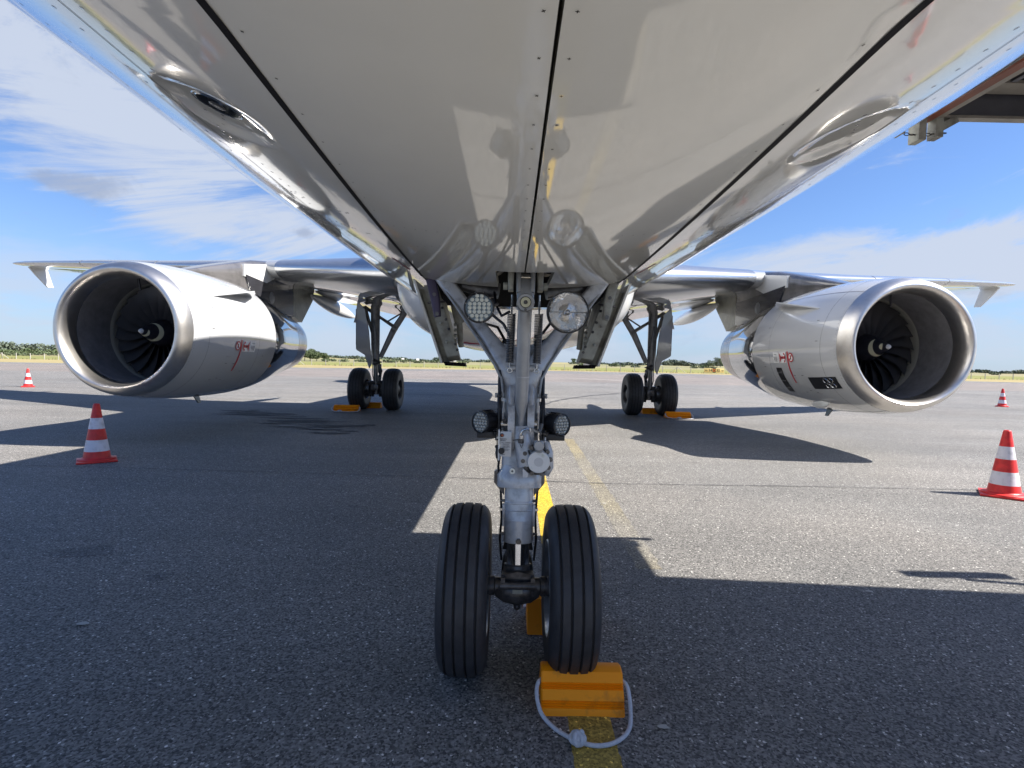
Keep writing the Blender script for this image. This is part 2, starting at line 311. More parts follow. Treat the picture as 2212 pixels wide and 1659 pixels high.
# ------------------------------------------------------------------ ground, roads
def sheet(name,poly,z,m,sub=1):
    mb=MB(); mb.recalc=False; mb.add([(x,y,z) for x,y in poly],[tuple(range(len(poly)))]); return mb.build(name,m,smooth=False)
struct(sheet('ground',[(-4000,-600),(4000,-600),(4000,7000),(-4000,7000)],-.05,Mt['grass']))
struct(sheet('dry_grass_verge',[(-500,66),(500,66),(500,117),(-500,117)],-.03,Mt['dry']))
APR=[(-400,-300),(400,-300),(400,70),(100,74),(52,88),(30,101),(8,102),(-12,92),(-30,80),(-80,72),(-400,66)]
struct(sheet('apron',APR,0,Mt['asphalt']))
struct(sheet('taxiway',[(-300,36),(300,42),(300,64),(90,66),(30,78),(-20,70),(-80,58),(-300,54)],.004,Mt['strip']))
for i,(ps,wd,m,nm) in enumerate([
  ([(-9,4.25),(-6.24,4.13),(-3,4.05),(-.6,3.94),(1.0,3.80),(3.4,3.86),(6,3.86),(12,3.6)],.016,'crack','pavement_joint'),
  ([(-40,19.2),(-12,19.6),(0,19.4),(16,18.2),(40,18)],.05,'crack','pavement_joint'),
  ([(-40,12.1),(-13.7,12.0),(-9,11.9)],.03,'crack','pavement_joint'),
  ([(2.2,6.9),(3.4,6.7),(4.3,6.95),(5.6,6.6),(7.4,6.7)],.012,'crack','hairline_crack'),
  ([(-60,30),(-20,31),(10,30),(60,29)],.07,'crack','pavement_joint'),
  ([(-60,24.3),(-20,24.6),(10,24),(60,24)],.05,'crack','pavement_joint'),
  ([(-3.8,21.8),(-2.9,20.3),(-1.8,18.4),(-.7,16.6),(-.3,15.2)],.10,'lightline','old_chalk_line'),
  ([(1.0,15.6),(1.5,17.2),(2.4,19.4),(3.6,21.6),(5.3,23.8),(8.5,26)],.12,'crack','pavement_patch_line'),
  ([(20,100),(60,84),(110,73.5)],.35,'paint','edge_marking'),([(70,58),(90,50),(140,46)],.3,'yellow','far_yellow_line'),
  ([(12,38),(8,48),(-40,66)],.2,'paint','edge_marking')]):
    mb=MB(); mb.recalc=False; rl=[];rr=[]
    pts=[]
    for a,b in zip(ps[:-1],ps[1:]):
        k=max(2,int(math.hypot(b[0]-a[0],b[1]-a[1])/.25)) if wd<.15 else 6
        k=min(k,60)
        pts+=[(a[0]+(b[0]-a[0])*j/k,a[1]+(b[1]-a[1])*j/k) for j in range(k)]
    pts.append(ps[-1])
    for j,(x,y) in enumerate(pts):
        q=pts[min(j+1,len(pts)-1)]; p0=pts[max(j-1,0)]; dx,dy=q[0]-p0[0],q[1]-p0[1]; l_=math.hypot(dx,dy); nx,ny=-dy/l_,dx/l_
        jit=(random.random()-.5)*wd*.9; h=wd/2*(.5+random.random()*.9)
        rr.append((x+nx*(jit+h),y+ny*(jit+h),.008+i*.0005)); rl.append((x+nx*(jit-h),y+ny*(jit-h),.008+i*.0005))
    mb.grid([rr,rl]); struct(mb.build(nm,Mt[m],smooth=False))
def ragged(name,a,b,wd,z,m,rag=.012,step=.04):
    n=int((b[1]-a[1])/step); L_=[];R_=[]
    for i in range(n+1):
        t=i/n; x=a[0]+(b[0]-a[0])*t; y=a[1]+(b[1]-a[1])*t
        L_.append((x-wd/2+noise.noise(Vector((y*31,1,0)))*rag*2,y,z)); R_.append((x+wd/2+noise.noise(Vector((y*31,7,0)))*rag*2,y,z))
    mb=MB(); mb.recalc=False; mb.grid([R_,L_]); return struct(mb.build(name,Mt[m],smooth=False))
ragged('yellow_guide_line',(.275,-1.4),(.345,9.0),.165,.002,'yellow',.003,.02)
ragged('faded_guide_line',(.92,1.2),(1.03,7.5),.17,.0015,'oldyellow',.02,.05)
def blobsheet(name,pts,z,m,k=9):
    mb=MB(); mb.recalc=False
    for (x,y,rx,ry) in pts:
        ph=random.random()*9; ring=[(x+math.cos(2*PI*i/40)*rx*(1+.35*noise.noise(Vector((math.cos(2*PI*i/40)*1.6+ph,math.sin(2*PI*i/40)*1.6,ph)))*2),y+math.sin(2*PI*i/40)*ry*(1+.35*noise.noise(Vector((math.cos(2*PI*i/40)*1.6+ph,math.sin(2*PI*i/40)*1.6,ph+4)))*2),z) for i in range(40)]
        z+=.00015
        mb.add(ring,[tuple(range(40))])
    return struct(mb.build(name,Mt[m],smooth=False))
_st=[]
for _k in range(46):
    _t=random.random(); _x=-6.9+3.5*_t+random.gauss(0,.35); _y=11.4-3.3*_t+random.gauss(0,.28); _st.append((_x,_y,random.uniform(.12,.55),random.uniform(.03,.13)))
blobsheet('wet_stain',_st,.002,'stain')
blobsheet('oil_spots',[(-3.0,1.3,.20,.10),(-2.2,.9,.09,.06),(-3.6,.4,.5,.22),(-2.7,-.2,.35,.18),(3.9,7.4,.16,.08),(2.6,5.3,.07,.04),(1.9,3.1,.05,.03),(-1.5,2.6,.06,.04),(.15,.9,.06,.05)],.0016,'oil')
blobsheet('dried_puddle',[(-4.45,8.45,.42,.10),(-4.0,8.15,.30,.07),(-5.1,8.9,.25,.05)],.012,'lightline')
bits=MB(); bits.recalc=False
for (x,y) in [(2.9,-.1+.2),(.46+.1,-.4),(-1.9,1.6),(-3.2,2.4),(.9,2.9),(-2.6,6),(1.2,4.4),(3.4,2.6),(-.9,2.2),(2.2,.9),(-2.2,.3),(4.6,6.2),(-1.2,3.1),(6.0,4.9)]:
    r=.008+random.random()*.012; n=7; a=random.random()*6
    bits.add([(x+math.cos(a+2*PI*i/n)*r*(.6+random.random()*.8)*1.6,y+math.sin(a+2*PI*i/n)*r,.006) for i in range(n)],[tuple(range(n))])
o=bits.build('pale_grit_flecks',Mt['paint'],smooth=False); tag(o,'small pale flecks scattered on the dark asphalt','grit',kind='stuff')
# ------------------------------------------------------------------ background land
mb=MB(); rows=[]
for j in range(26):
    y=230+j*28; rows.append([])
    for i in range(141):
        x=-900+i*13; e=min(1,j/8)
        h=e*(1.6+2.2*noise.noise(Vector((x*.006+3,y*.004,0)))+1.5*noise.noise(Vector((x*.02,y*.015,4)))+ (1.8 if x<-100 else 0)*min(1,(-100-x)/100 if x<-100 else 0))
        rows[-1].append((x,y,max(-.3,h)-.06-(0.3 if j==0 else 0)))
mb.grid(rows); struct(mb.build('hills',Mt['hill']))
def hillz(x,y):
    j=(y-230)/28; e=max(0,min(1,j/8)); return max(-.3,e*(1.6+2.2*noise.noise(Vector((x*.006+3,y*.004,0)))+1.5*noise.noise(Vector((x*.02,y*.015,4)))+(1.8 if x<-100 else 0)*min(1,(-100-x)/100 if x<-100 else 0)))
def leaves(mb,c,r,n,s,ground=None):
    for _ in range(n):
        while True:
            q=Vector((random.uniform(-1,1),random.uniform(-1,1),random.uniform(-1,1)))
            if q.length<1 and q.length>.35: break
        p=Vector((c[0]+q.x*r[0],c[1]+q.y*r[1],c[2]+q.z*r[2])); k=s*random.uniform(.6,1.4)
        a=Vector((random.uniform(-1,1),random.uniform(-1,1),random.uniform(-1,1))).normalized(); b=a.orthogonal().normalized(); cc=a.cross(b)
        mb.add([p+b*k,p+cc*k,p-b*k,p-cc*k],[(0,1,2,3)])
def bush(i,x,y,w,h,m='leafa'):
    z=hillz(x,y) if y>230 else 0; mb=MB(); mb.recalc=False
    for k in range(4):
        leaves(mb,(random.uniform(-.35,.35)*w,random.uniform(-.3,.3)*w,h*random.uniform(.35,.6)),(w*.33,w*.3,h*.42),60,w*.055)
    o=mb.build('bush',Mt[m],smooth=False,loc=(x,y,z-.1)); return o
def col_x(px,Y): return at(px,785,Y).x
spots=[(150,240,7,3),(705,250,6,2.6),(722,262,4,2.2),(745,255,5,2.2),(772,270,4,1.8),(790,262,6,2.4),(835,258,7,2.6),(858,276,5,2.2),(873,270,5,2.4),(888,285,4,2),(905,262,6,2),(925,290,5,2.4),(940,280,6,2.2),(952,290,6,2.6),(1000,300,6,2),(1260,300,7,2.2),(1285,280,5,1.8),(1325,300,7,2.4),(1345,310,6,2),(1372,290,6,2),(1500,300,6,2.2),(1520,310,7,2.6),(1540,300,5,2),(30,235,6,2.4),(60,238,5,1.6),(2150,300,6,2)]
names=['low dark green bush','small round bush','wide flat bush','ragged grey green bush']
marks={0:'beside the left engine inlet'}
def where(px):
    if px<200: return 'left of the left engine, on the field beyond the fence'
    if px<760: return 'between the left engine exhaust and the left main gear, beyond the fence'
    if px<1020: return 'between the left main gear and the nose gear, beyond the fence'
    if px<1340: return 'between the nose gear and the right main gear, beyond the fence'
    if px<1600: return 'by the runway sign and right main gear, beyond the fence'
    return 'at the far right edge, beyond the fence'
ORD=['leftmost','second','third','fourth','fifth','sixth','seventh','eighth','ninth','tenth','eleventh','twelfth']
def zone(px): return ('left of the left engine' if px<200 else 'between left engine and left main gear' if px<800 else 'between left main gear and nose gear' if px<1100 else 'between nose gear and right main gear' if px<1400 else 'near the runway sign' if px<1700 else 'at the far right edge')
cnt={}
for i,(pxx,Y,w_,h_) in enumerate(sorted(spots)):
    zn=zone(pxx); k=cnt.get(zn,0); cnt[zn]=k+1
    tag(bush(i,col_x(pxx,Y),Y,w_*.9,h_*.7),'low field bush, '+ORD[k]+(' from left, ' if k else ', ')+zn,'bush','bushes in the field beyond the fence')
def tree(x,y,w,h,label,group,dense=1):
    z=hillz(x,y) if y>230 else 0
    t=empty('tree',label,'tree',group,(x,y,z-.1))
    mb=MB(); mb.tube([(0,0,0),(.1,0,h*.35),(.2,.1,h*.7)],[.035*h,.026*h,.012*h],8)
    for k in range(5):
        a=random.random()*6.3; mb.tube([(.1,0,h*.35),(math.cos(a)*w*.3,math.sin(a)*w*.3,h*.62)],[.014*h,.006*h],6)
    mb.build('trunk',Mt['bark'],t)
    mb=MB(); mb.recalc=False
    for k in range(9):
        a=random.random()*6.3; rr=random.random()*.34*w
        leaves(mb,(math.cos(a)*rr,math.sin(a)*rr,h*random.uniform(.35,.82)),(w*.2,w*.2,h*.16),int(130*dense),w*.024)
    mb.build('crown',Mt['leafa'],t,smooth=False); return t
for pxx,Y,w_,h_ in [(658,255,9,5.6),(670,262,9,6.4),(684,258,9,5.4),(697,266,7,4.4)]:
    tree(col_x(pxx,Y),Y,w_,h_,{658:'leftmost round tree of the clump beside the left engine exhaust',670:'tallest tree in the middle of the clump beside the left engine exhaust',684:'third tree from left in the clump beside the left engine exhaust',697:'lowest rightmost tree of the clump beside the left engine exhaust'}[pxx],'trees in the clump beside the left engine exhaust',1.6)
for pxx,Y,w_,h_ in [(1262,420,9,6.5),(1274,430,8,5),(1240,440,7,5)]:
    tree(col_x(pxx,Y),Y,w_,h_,{1262:'taller middle skyline tree just right of the nose gear',1274:'rightmost skyline tree just right of the nose gear',1240:'leftmost skyline tree just right of the nose gear'}[pxx],'skyline trees right of the nose gear')
for pxx,Y,w_,h_ in [(1536,420,7,6),(1549,425,8,8.5),(1556,430,8,8),(1565,428,7,6.5)]:
    tree(col_x(pxx,Y),Y,w_,h_,{1536:'square topped skyline tree at left above the yellow runway sign',1549:'tallest skyline tree above the yellow runway sign',1556:'third skyline tree from left above the yellow runway sign',1565:'rightmost skyline tree above the yellow runway sign'}[pxx],'skyline trees above the runway sign')
def wood(px0,px1,Y,h0,h1,label,n,s=.9,m='leafb',dz=0):
    n=int(n*1.8); s*=.7
    mb=MB(); mb.recalc=False; x0,x1=col_x(px0,Y),col_x(px1,Y); L_=x1-x0; k=int(L_/5)+1
    for i in range(k):
        for rep in range(2):
            x=x0+L_*(i+random.random())/k; h=h0+(h1-h0)*(.5+.5*math.sin(i*1.1)*math.sin(i*.37+1))*(.8+.4*random.random()); y=Y+random.uniform(-8,8)
            z=(hillz(x,y) if y>230 else 0)+dz
            leaves(mb,(x,y,z+h*.5),(5,4,h*.55),n,s)
    o=mb.build('woods',Mt[m],smooth=False); tag(o,label,'woods',kind='stuff'); return o
wood(-120,160,265,1.6,3.0,'olive scrub wood in front of the taller trees left of the left engine',60,.55,'leafa')
wood(-150,170,330,5.0,6.8,'tall dark treeline on the horizon left of the left engine',70,.8)
wood(655,1060,520,1.2,3.0,'distant hazy treeline on the horizon between left engine and nose gear',34,1.0)
wood(940,1010,470,2.6,4.2,'rounded wooded rise on the horizon left of the nose gear',60,.9)
wood(1235,1560,520,1.2,3.4,'distant treeline on the horizon between nose gear and right engine',34,1.0)
wood(1440,1492,470,2.5,5.5,'taller dark wood on the horizon beside the right main gear',80,.9)
wood(2095,2300,520,1.5,3.5,'low hazy treeline at the far right of the horizon',40,1.0)
g=MB(); g.recalc=False
for i in range(900):
    x=random.uniform(-135,150); h=random.uniform(.15,.5)*(1.8 if (abs(x-22)<3 or abs(x+118)<5) else 1); y=115+random.uniform(-.6,.5); d=random.uniform(-.1,.1)
    g.add([(x-.06,y,-.05),(x+.06,y,-.05),(x+d,y+d,h)],[(0,1,2)])
tag(g.build('weeds',Mt['dry'],smooth=False),'dry weeds growing along the foot of the fence','weeds',kind='stuff')
for pxx in (870,902,955,982): 
    p=col_x(pxx,300); mb=MB(); mb.lathe([(.9,-.8),(1.0,-.7),(1.0,.7),(.9,.8)],(0,0,1),(1,.2,0),16,True)
    tag(mb.build('hay_bale',Mt['bale'],loc=(p,300,hillz(p,300))),{870:'leftmost pale hay bale in the field by the left main gear',902:'second pale hay bale from left beyond the fence',955:'third pale hay bale from left beyond the fence',982:'rightmost pale hay bale, nearest the nose gear'}[pxx],'hay bale','hay bales in the far field')
# fence
fe=empty('fence','long wire fence on pale concrete posts beyond the apron','fence',loc=(0,115,0))
pb=MB(); pb.box((0,0,.62),(.11,.11,1.36)); post0=None
for i in range(95):
    x=-138+i*3.05
    if post0 is None: post0=pb.build('post',Mt['post'],fe,smooth=False,loc=(x,0,0))
    else:
        c=post0.copy(); C.objects.link(c); c.location=(x,0,0)
for x in (-110.7,-46.6,36,73.7):
    for sx in (-1,1):
        mb=MB(); mb.cyl((x,-.1,1.2),(x+sx*1.7,-.1,0),.05,seg=8); mb.build('brace',Mt['post'],fe)
wm=MB(); wm.recalc=False
for z in (.15,.4,.65,.9,1.12,1.25): wm.box((6,.07,z),(290,.012,.012))
for i in range(1160): wm.box((-138+i*.25,.07,.66),(.006,.006,1.2))
wm.build('wire_mesh',Mt['wire'],fe,smooth=False)
# runway direction sign
X0,X1=at(1521,806,112).x,at(1564,806,112).x; sx=(X1-X0)
sg=empty('direction_sign','yellow and black taxiway sign reading 14 D 32','sign',loc=((X0+X1)/2,112,0))
zt=.26+1.0; hh=.92; zc_=.20+hh/2
mb=MB(); mb.box((0,.08,zc_),(sx,.14,hh),bev=.02); mb.build('sign_cabinet',Mt['signy'],sg)
mb=MB(); mb.box((sx*.0,.002,zc_),(sx*.16,.02,hh-.02)); mb.build('location_panel',Mt['signk'],sg)
mb=MB(); [mb.cyl((q*sx,.08,-.02),(q*sx,.08,.22),.05,seg=8) for q in (-.4,-.1,.1,.4)]; mb.build('sign_feet',Mt['wire'],sg)
RX=Matrix.Rotation(PI/2,4,'X')
text(sg,'sign_text','\u219014' if False else '14',.75,Mt['signk'],Matrix.Translation((-sx*.19,-.012,zc_))@RX,.004)
text(sg,'sign_text','32',.75,Mt['signk'],Matrix.Translation((sx*.2,-.012,zc_))@RX,.004)
text(sg,'sign_text','D',.75,Mt['signo'],Matrix.Translation((0,-.02,zc_))@RX,.004)
mb=MB()
for s,x in ((-1,-sx*.385),(1,sx*.41)):
    mb.box((x,-.012,zc_),(.42,.012,.06))
    for q in (-1,1): mb.box((x+s*.15,-.012,zc_+q*.08),(.24,.012,.06),Matrix.Rotation(s*q*rad(42),3,'Y'))
mb.build('sign_arrow',Mt['signk'],sg,smooth=False)
# ------------------------------------------------------------------ traffic cones
def cone(loc,rz,label,proto=None):
    if proto is None:
        r=empty('traffic_cone',label,'traffic cone','traffic cones around the aircraft',loc,rz)
        mb=MB()
        H=.74; zs=[.045,.135,.28,.42,.56,.72]; R=lambda z: .150+( .034-.150)*(z-.04)/(H-.04)
        for k in range(5):
            mb.mi=k%2; mb.grid([[Vector((math.cos(2*PI*i/40)*R(z),math.sin(2*PI*i/40)*R(z),z)) for i in range(40)] for z in (zs[k],zs[k+1])],cu=True)
        mb.mi=0; mb.lathe([(R(.72),.72),(.033,.735),(.026,.741),(.014,.741),(.012,.70)],seg=40)
        mb.build('cone_body',[Mt['conered'],Mt['conewhite']],r,ang=50)
        mb=MB(); mb.box((0,0,.014),(.42,.42,.022),bev=.006)
        mb.lathe([(.205,.02),(.205,.034),(.195,.042),(.165,.046),(.150,.052),(.145,.062)],seg=40)
        mb.build('cone_base',Mt['conered'],r,ang=50)
    else:
        r=copy_tree(proto); r.location=loc; r.rotation_euler=(0,0,rz); r['label']=label
    return r
c0=cone((-5.36,4.52,0),rad(38),'striped cone near the left engine, the larger of the left two')
cone((5.50,3.60,0),rad(52),'large striped cone at the right edge, nearest the camera on that side',c0)
cone((-19.45,19.3,0),rad(40),'small distant striped cone far left, beyond the left engine',c0)
cone((20.1,19.7,0),rad(45),'small distant striped cone on the right, behind the large right one',c0)
# ------------------------------------------------------------------ chocks
def chock(loc,rz,label,ropeout,proto=None,knot=True):
    if proto is not None:
        r=copy_tree(proto); r.location=loc; r.rotation_euler=(0,0,rz); r['label']=label; r.scale=(1,1,1); return r
    r=empty('wheel_chock',label,'wheel chock','orange wheel chocks at the landing gear',loc,rz)
    L_=.345; # profile in y,z: camera side is -y
    pf=[(-.115,0.0),(-.104,.026),(-.095,.028),(-.101,.036),(-.092,.038),(-.098,.045),(-.088,.047),(-.094,.055),(-.073,.090),(-.064,.091),(-.070,.098),(-.060,.099),(-.066,.106),(-.056,.107),(-.060,.114),(-.040,.150),(-.012,.158),(.012,.158),(.038,.150),(.060,.100),(.098,.040),(.115,0.0)]
    mb=MB(); n=len(pf)
    rings=[[Vector((x,q[0]*s,q[1]*(s if s<1 else 1)+(.002 if s<1 else 0))) for q in pf] for x,s in ((-L_/2,.95),(-L_/2+.006,1),(L_/2-.006,1),(L_/2,.95))]
    mb.loft(rings); mb.build('chock_block',Mt['orange'],r,ang=20)
    if ropeout:
        pts=[]
        for a,b in [((-.172,-.045,.10),None)]: pass
        ctrl=[(-.165,-.02,.105),(-.185,-.05,.105),(-.192,-.09,.075),(-.175,-.14,.03),(-.13,-.20,.012),(-.075,-.255,.011),(-.03,-.285,.011),(.03,-.30,.011),(.09,-.285,.011),(.145,-.24,.011),(.178,-.18,.013),(.192,-.12,.035),(.195,-.07,.075),(.187,-.04,.10),(.165,-.02,.105)]
        for i in range(len(ctrl)-1):
            p0,p1,p2,p3=[Vector(ctrl[max(0,min(len(ctrl)-1,i+k))]) for k in (-1,0,1,2)]
            for j in range(8):
                t=j/8; pts.append(.5*((2*p1)+(p2-p0)*t+(2*p0-5*p1+4*p2-p3)*t*t+(3*p1-p0-3*p2+p3)*t**3))
        mb=MB(); mb.tube(pts,.0085,10)
        if knot:
            k0=Vector((-.045,-.285,.028))
            for a in range(3):
                rot=Matrix.Rotation(a*1.15,3,'Z')@Matrix.Rotation(.5+a*.7,3,'X')
                mb.tube([k0+rot@Vector((math.cos(u)*.026,math.sin(u)*.019,0)) for u in [2*PI*i/20 for i in range(20)]],.0095,10,closed=True)
            mb.ball(k0,.020)
            mb.tube([k0,k0+Vector((.012,.004,.018)),k0+Vector((.02,.012,.02))],[.008,.009,.010],8)
        mb.build('rope',Mt['rope'],r,ang=60)
    return r
k0=chock((.262,-.238,0),0,'orange chock with knotted white rope in front of the right nose wheel',True)
def chk(loc,rz,label):
    return chock(loc,rz,label,True,k0)
k0.scale=(.95,.93,.93)
chk((.232,.40,0),PI,'orange chock behind the right nose wheel, half hidden by it')
# main gear chocks (size as built)
for loc,rz,label in [((-4.42,12.0,0),0,'orange chock with rope in front of the left outer main wheels'),((-4.10,13.1,0),PI,'orange chock behind the left main wheels'),((4.42,12.0,0),rad(2),'orange chock with rope in front of the right outer main wheels'),((4.05,13.1,0),PI,'orange chock behind the right main wheels')]:
    q=chk(loc,rz,label); q.scale=(1.9,1.3,1.05)
# ------------------------------------------------------------------ boarding stairs (right, above)
st=empty('boarding_stairs','red brown boarding stairs with ribbed underside at the upper right','boarding stairs',loc=(5,0,0))
def sb(name,m,boxes,bev=0):
    mb=MB()
    for c,d,*R in boxes: mb.box((c[0]-5,c[1],c[2]),d,R[0] if R else None,bev)
    return mb.build(name,Mt[m],st,smooth=False)
PX0,PX1,PY0,PY1,PZ=2.68,4.02,-1.7,1.33,3.09
sb('edge_beam','brick',[((PX0+.03,(PY0+PY1)/2,PZ+.09),(.06,PY1-PY0,.24)),((PX0+.22,(PY0+PY1)/2,PZ+.20),(.34,PY1-PY0,.03))])
sb('trim_strip','cream2',[((PX0+.085,(PY0+PY1)/2,PZ-.01),(.05,PY1-PY0,.03)),((PX0+.17,(PY0+PY1)/2,PZ+.16),(.12,PY1-PY0,.012))])
ribs=[]; x=PX0+.2
while x<PX1: ribs.append(((x,(PY0+PY1)/2,PZ+.16),(.035,PY1-PY0-.2,.06))); x+=.11
sb('ribbed_deck','galv',ribs+[(((PX0+PX1)/2+.05,(PY0+PY1)/2,PZ+.21),(PX1-PX0-.1,PY1-PY0-.1,.02))])
sb('rear_beam','cream2',[(((PX0+PX1)/2,PY1-.02,PZ-.005),(PX1-PX0,.06,.018)),(((PX0+PX1)/2+.1,PY1-.16,PZ+.135),(PX1-PX0-.2,.14,.02))])
sb('rear_beam_web','galv',[(((PX0+PX1)/2+.03,PY1-.045,PZ+.10),(PX1-PX0-.12,.02,.19))])
sb('cross_beam','mgear',[(((PX0+PX1)/2,.45,PZ+.12),(PX1-PX0-.1,.09,.13)),(((PX0+PX1)/2,-.6,PZ+.12),(PX1-PX0-.1,.09,.13))])
sb('bumper_bracket','gearold',[((PX0-.17,PY1-.04,PZ-.07),(.045,.09,.13))])
sb('bumper_bracket','gearold',[((PX0-.02,PY1-.02,PZ-.09),(.05,.10,.16)),((PX0+.10,PY1-.02,PZ-.08),(.05,.08,.13)),((PX0+.17,PY1-.02,PZ-.05),(.12,.07,.05),Matrix.Rotation(rad(-30),3,'Y'))])
sb('gangway_shade_flap','brick',[((2.35,-.35,PZ+.23),(.78,3.1,.03))])  # hidden behind the fuselage; stretched to shade the lit gap on the apron
mb=MB(); P0=Vector((PX0-5-.32,PY1-.04,PZ-.08)); P1=Vector((PX0-5+.15,PY1-.03,PZ-.11))
for i in range(14):
    q=P0.lerp(P1,i/13)-Vector((0,0,.03*math.sin(PI*i/13))); mb.tube([q+Vector((math.cos(u)*.018,(math.sin(u)*.009 if i%2 else 0),(0 if i%2 else math.sin(u)*.009))) for u in [2*PI*k/10 for k in range(10)]],.003,6,closed=True)
mb.build('chain',Mt['geardark'],st)
# flight going down to the right
steps=[]; n=15
for i in range(n):
    z=PZ+.1-(i+1)*.195; x=4.35+(i+.5)*.28
    if z>.1: steps.append(((x,-.35,z),(.29,1.7,.03))); steps.append(((x-.14,-.35,z-.08),(.02,1.7,.14)))
sb('step_flight','galv',steps)
a=math.atan2(.195,.28); Lh=4.3; cx=4.30+Lh/2*math.cos(a); cz=PZ+.02-Lh/2*math.sin(a)
Rr=Matrix.Rotation(a,3,'Y')
sb('stringer','brick',[((cx,y,cz),(Lh,.06,.30),Rr) for y in (-1.25,.38)])
sb('side_shade_panel','cream2',[((cx+.1,y,cz+.50),(Lh,.03,1.15),Rr) for y in (-1.25,.38)])  # out of view; made tall and solid to shape the flight's shadow
sb('underside_shade_panel','brick',[((cx,-.43,cz-.05),(Lh,1.58,.03),Rr)])  # added out of view so no sunlight leaks through the steps
sb('shadow_caster_box','black',[((5.85,.70,3.0),(.62,.10,.12)),((5.85,.62,2.75),(.04,.04,.5))])  # unseen box on a post, added to cast the small blob of shadow
sb('landing_shade_fill','brick',[((4.27,-.35,2.93),(1.1,1.7,.03)),((4.45,.38,3.25),(.8,.03,1.1))])  # unseen fill added to stop sunlight leaking between platform and flight
sb('handrail','steel',[((cx,y,cz+1.15),(Lh,.05,.05),Rr) for y in (-1.25,.38)])
sb('platform_rail','cream2',[((PX0+.42,PY1-.2,PZ+.75),(.8,.03,1.0)),((PX0+.65,PY0+.03,PZ+.75),(1.3,.03,1.0))])
sb('support_leg','brick',[((x_,y_,1.55),(.12,.12,3.0)) for x_ in (4.2,) for y_ in (-1.35,.45)]+[((6.4,y_,.9),(.12,.12,1.0)) for y_ in (-1.2,.45)])
sb('chassis','brick',[((6.3,-.35,.42),(5.0,1.5,.22)),((8.5,-.35,.7),(.9,1.5,.5))],.02)
for x_ in (4.7,7.6):
    for y_ in (-1.2,.5):
        mb=MB(); mb.lathe([(.14,-.09),(.30,-.08),(.33,-.05),(.33,.05),(.30,.08),(.14,.09)],(x_-5,y_,.33),(0,1,0),24,True); mb.build('wheel',Mt['tyre'],st)
# ================================================================== AIRLINER
AC=empty('airliner','white twin-engine airliner seen from under its nose, parked on the apron','airliner')
# ---- fuselage surface
def fpar(y):
    """half width, bottom z, top z"""
    if y<-1.7:
        t=max(0,(y+5.07)/3.37); k=1-t
        hw=1.955*math.sqrt(max(0,1-k**2.3)); zb=1.769+(3.0-1.769)*k**2.6; ztp=3.0+(5.72-3.0)*(1-k**1.7)
    elif y<20:
        hw=1.965 if y>-.5 else 1.965-.0085*(y+.5)**2; zb=1.74+(.01*y*y if y<0 else 0); ztp=5.72 if y<-1.0 else 5.72+.06*min(1,(y+1.0))
    else:
        t=(y-20)/12.4; hw=1.965*math.sqrt(max(0.0,1-t**1.9)); zb=1.74+2.6*t**1.35; ztp=5.78-.5*t*t
        hw=max(hw,.12)
    return hw,zb,ztp
def fsec(y,a):
    """a: angle from bottom, + to picture right"""
    hw,zb,ztp=fpar(y); zc=zb+hw*(1.0 if y>-1.7 else 1.0*(min(1,(3.35-zb)/1.6) if False else 1))
    if y<-1.7 or y>20: zc=zb+(ztp-zb)*.485
    hb=zc-zb; ht=ztp-zc; c=math.cos(a)
    return Vector((hw*math.sin(a),y,zc-(hb if c>0 else ht)*c))
XD=lambda y: .445 if y<-1.7 else .445+.0335*(y+1.7)
def dang(y):
    hw=fpar(y)[0]; return math.asin(min(.99,XD(y)/hw)) if hw>.5 else .23
DENT=[(-1.27,-rad(19.6),.120,.104),(-1.235,rad(19.4),.115,.104)]
def fpt(y,a,off=0.0):
    p=fsec(y,a)
    if -1.6<y<-.8:
        for yc,ac,ly_,lx_ in DENT:
            s=(a-ac)*1.96; d=math.hypot((y-yc)/ly_,s/lx_)
            if d<1:
                # flatten to a sunk chord plane with a soft rim
                c0_=fsec(yc,ac); n=Vector((math.sin(ac),0,-math.cos(ac))); k=min(1,(1-d)/.24); k=k*k*(3-2*k)
                dist=(p-c0_).dot(n); p=p-n*k*(dist+.010)
    if off:
        n=(fsec(y+.01,a)-fsec(y-.01,a)).cross(fsec(y,a+.01)-fsec(y,a-.01)).normalized()
        if n.dot(Vector((math.sin(a),0,-math.cos(a))))<0: n=-n
        p=p+n*off
    return p
ys=[-5.07+.0,-5.05,-5.0,-4.9,-4.75,-4.55,-4.3,-4.0,-3.7,-3.4,-3.1,-2.85,-2.6]; y=-2.5
while y<-1.65: ys.append(y); y+=.05
y=-1.65
while y<-.8: ys.append(round(y,4)); y+=.01
while y<1.3: ys.append(round(y,4)); y+=.05
ys+=[1.35,1.6,2,2.5,3,4,5,6,7,8,9,10,12,14,16,18,20,21,22,23,24,25,26,27,28,29,30,31,32,32.3]
UD=16; US=[i/UD for i in range(0,UD+1)]; 
def uang(u,y):
    d=dang(y)
    if u<=1: return d*u
    return d+(PI-d)*(u-1)
us=[1+((i/150)**1.35) for i in range(0,151)]
# uneven: dense near the belly
mb=MB(); mb.recalc=False
U=[-q for q in us[::-1]]+[q/UD for q in range(-UD+1,UD)]+us
rows=[[fpt(y,math.copysign(uang(abs(u),y),u)) for u in U] for y in ys]
n=len(U); V=[q for r in rows for q in r]; F=[]
for i in range(len(ys)-1):
    for j in range(n-1):
        ym=(ys[i]+ys[i+1])/2; um=abs((U[j]+U[j+1])/2)
        if um<1 and -2.6<ym<1.35: continue
        F.append((i*n+j,(i+1)*n+j,(i+1)*n+j+1,i*n+j+1))
mb.add(V,F); fus=mb.build('fuselage',Mt['belly'],AC,ang=60)
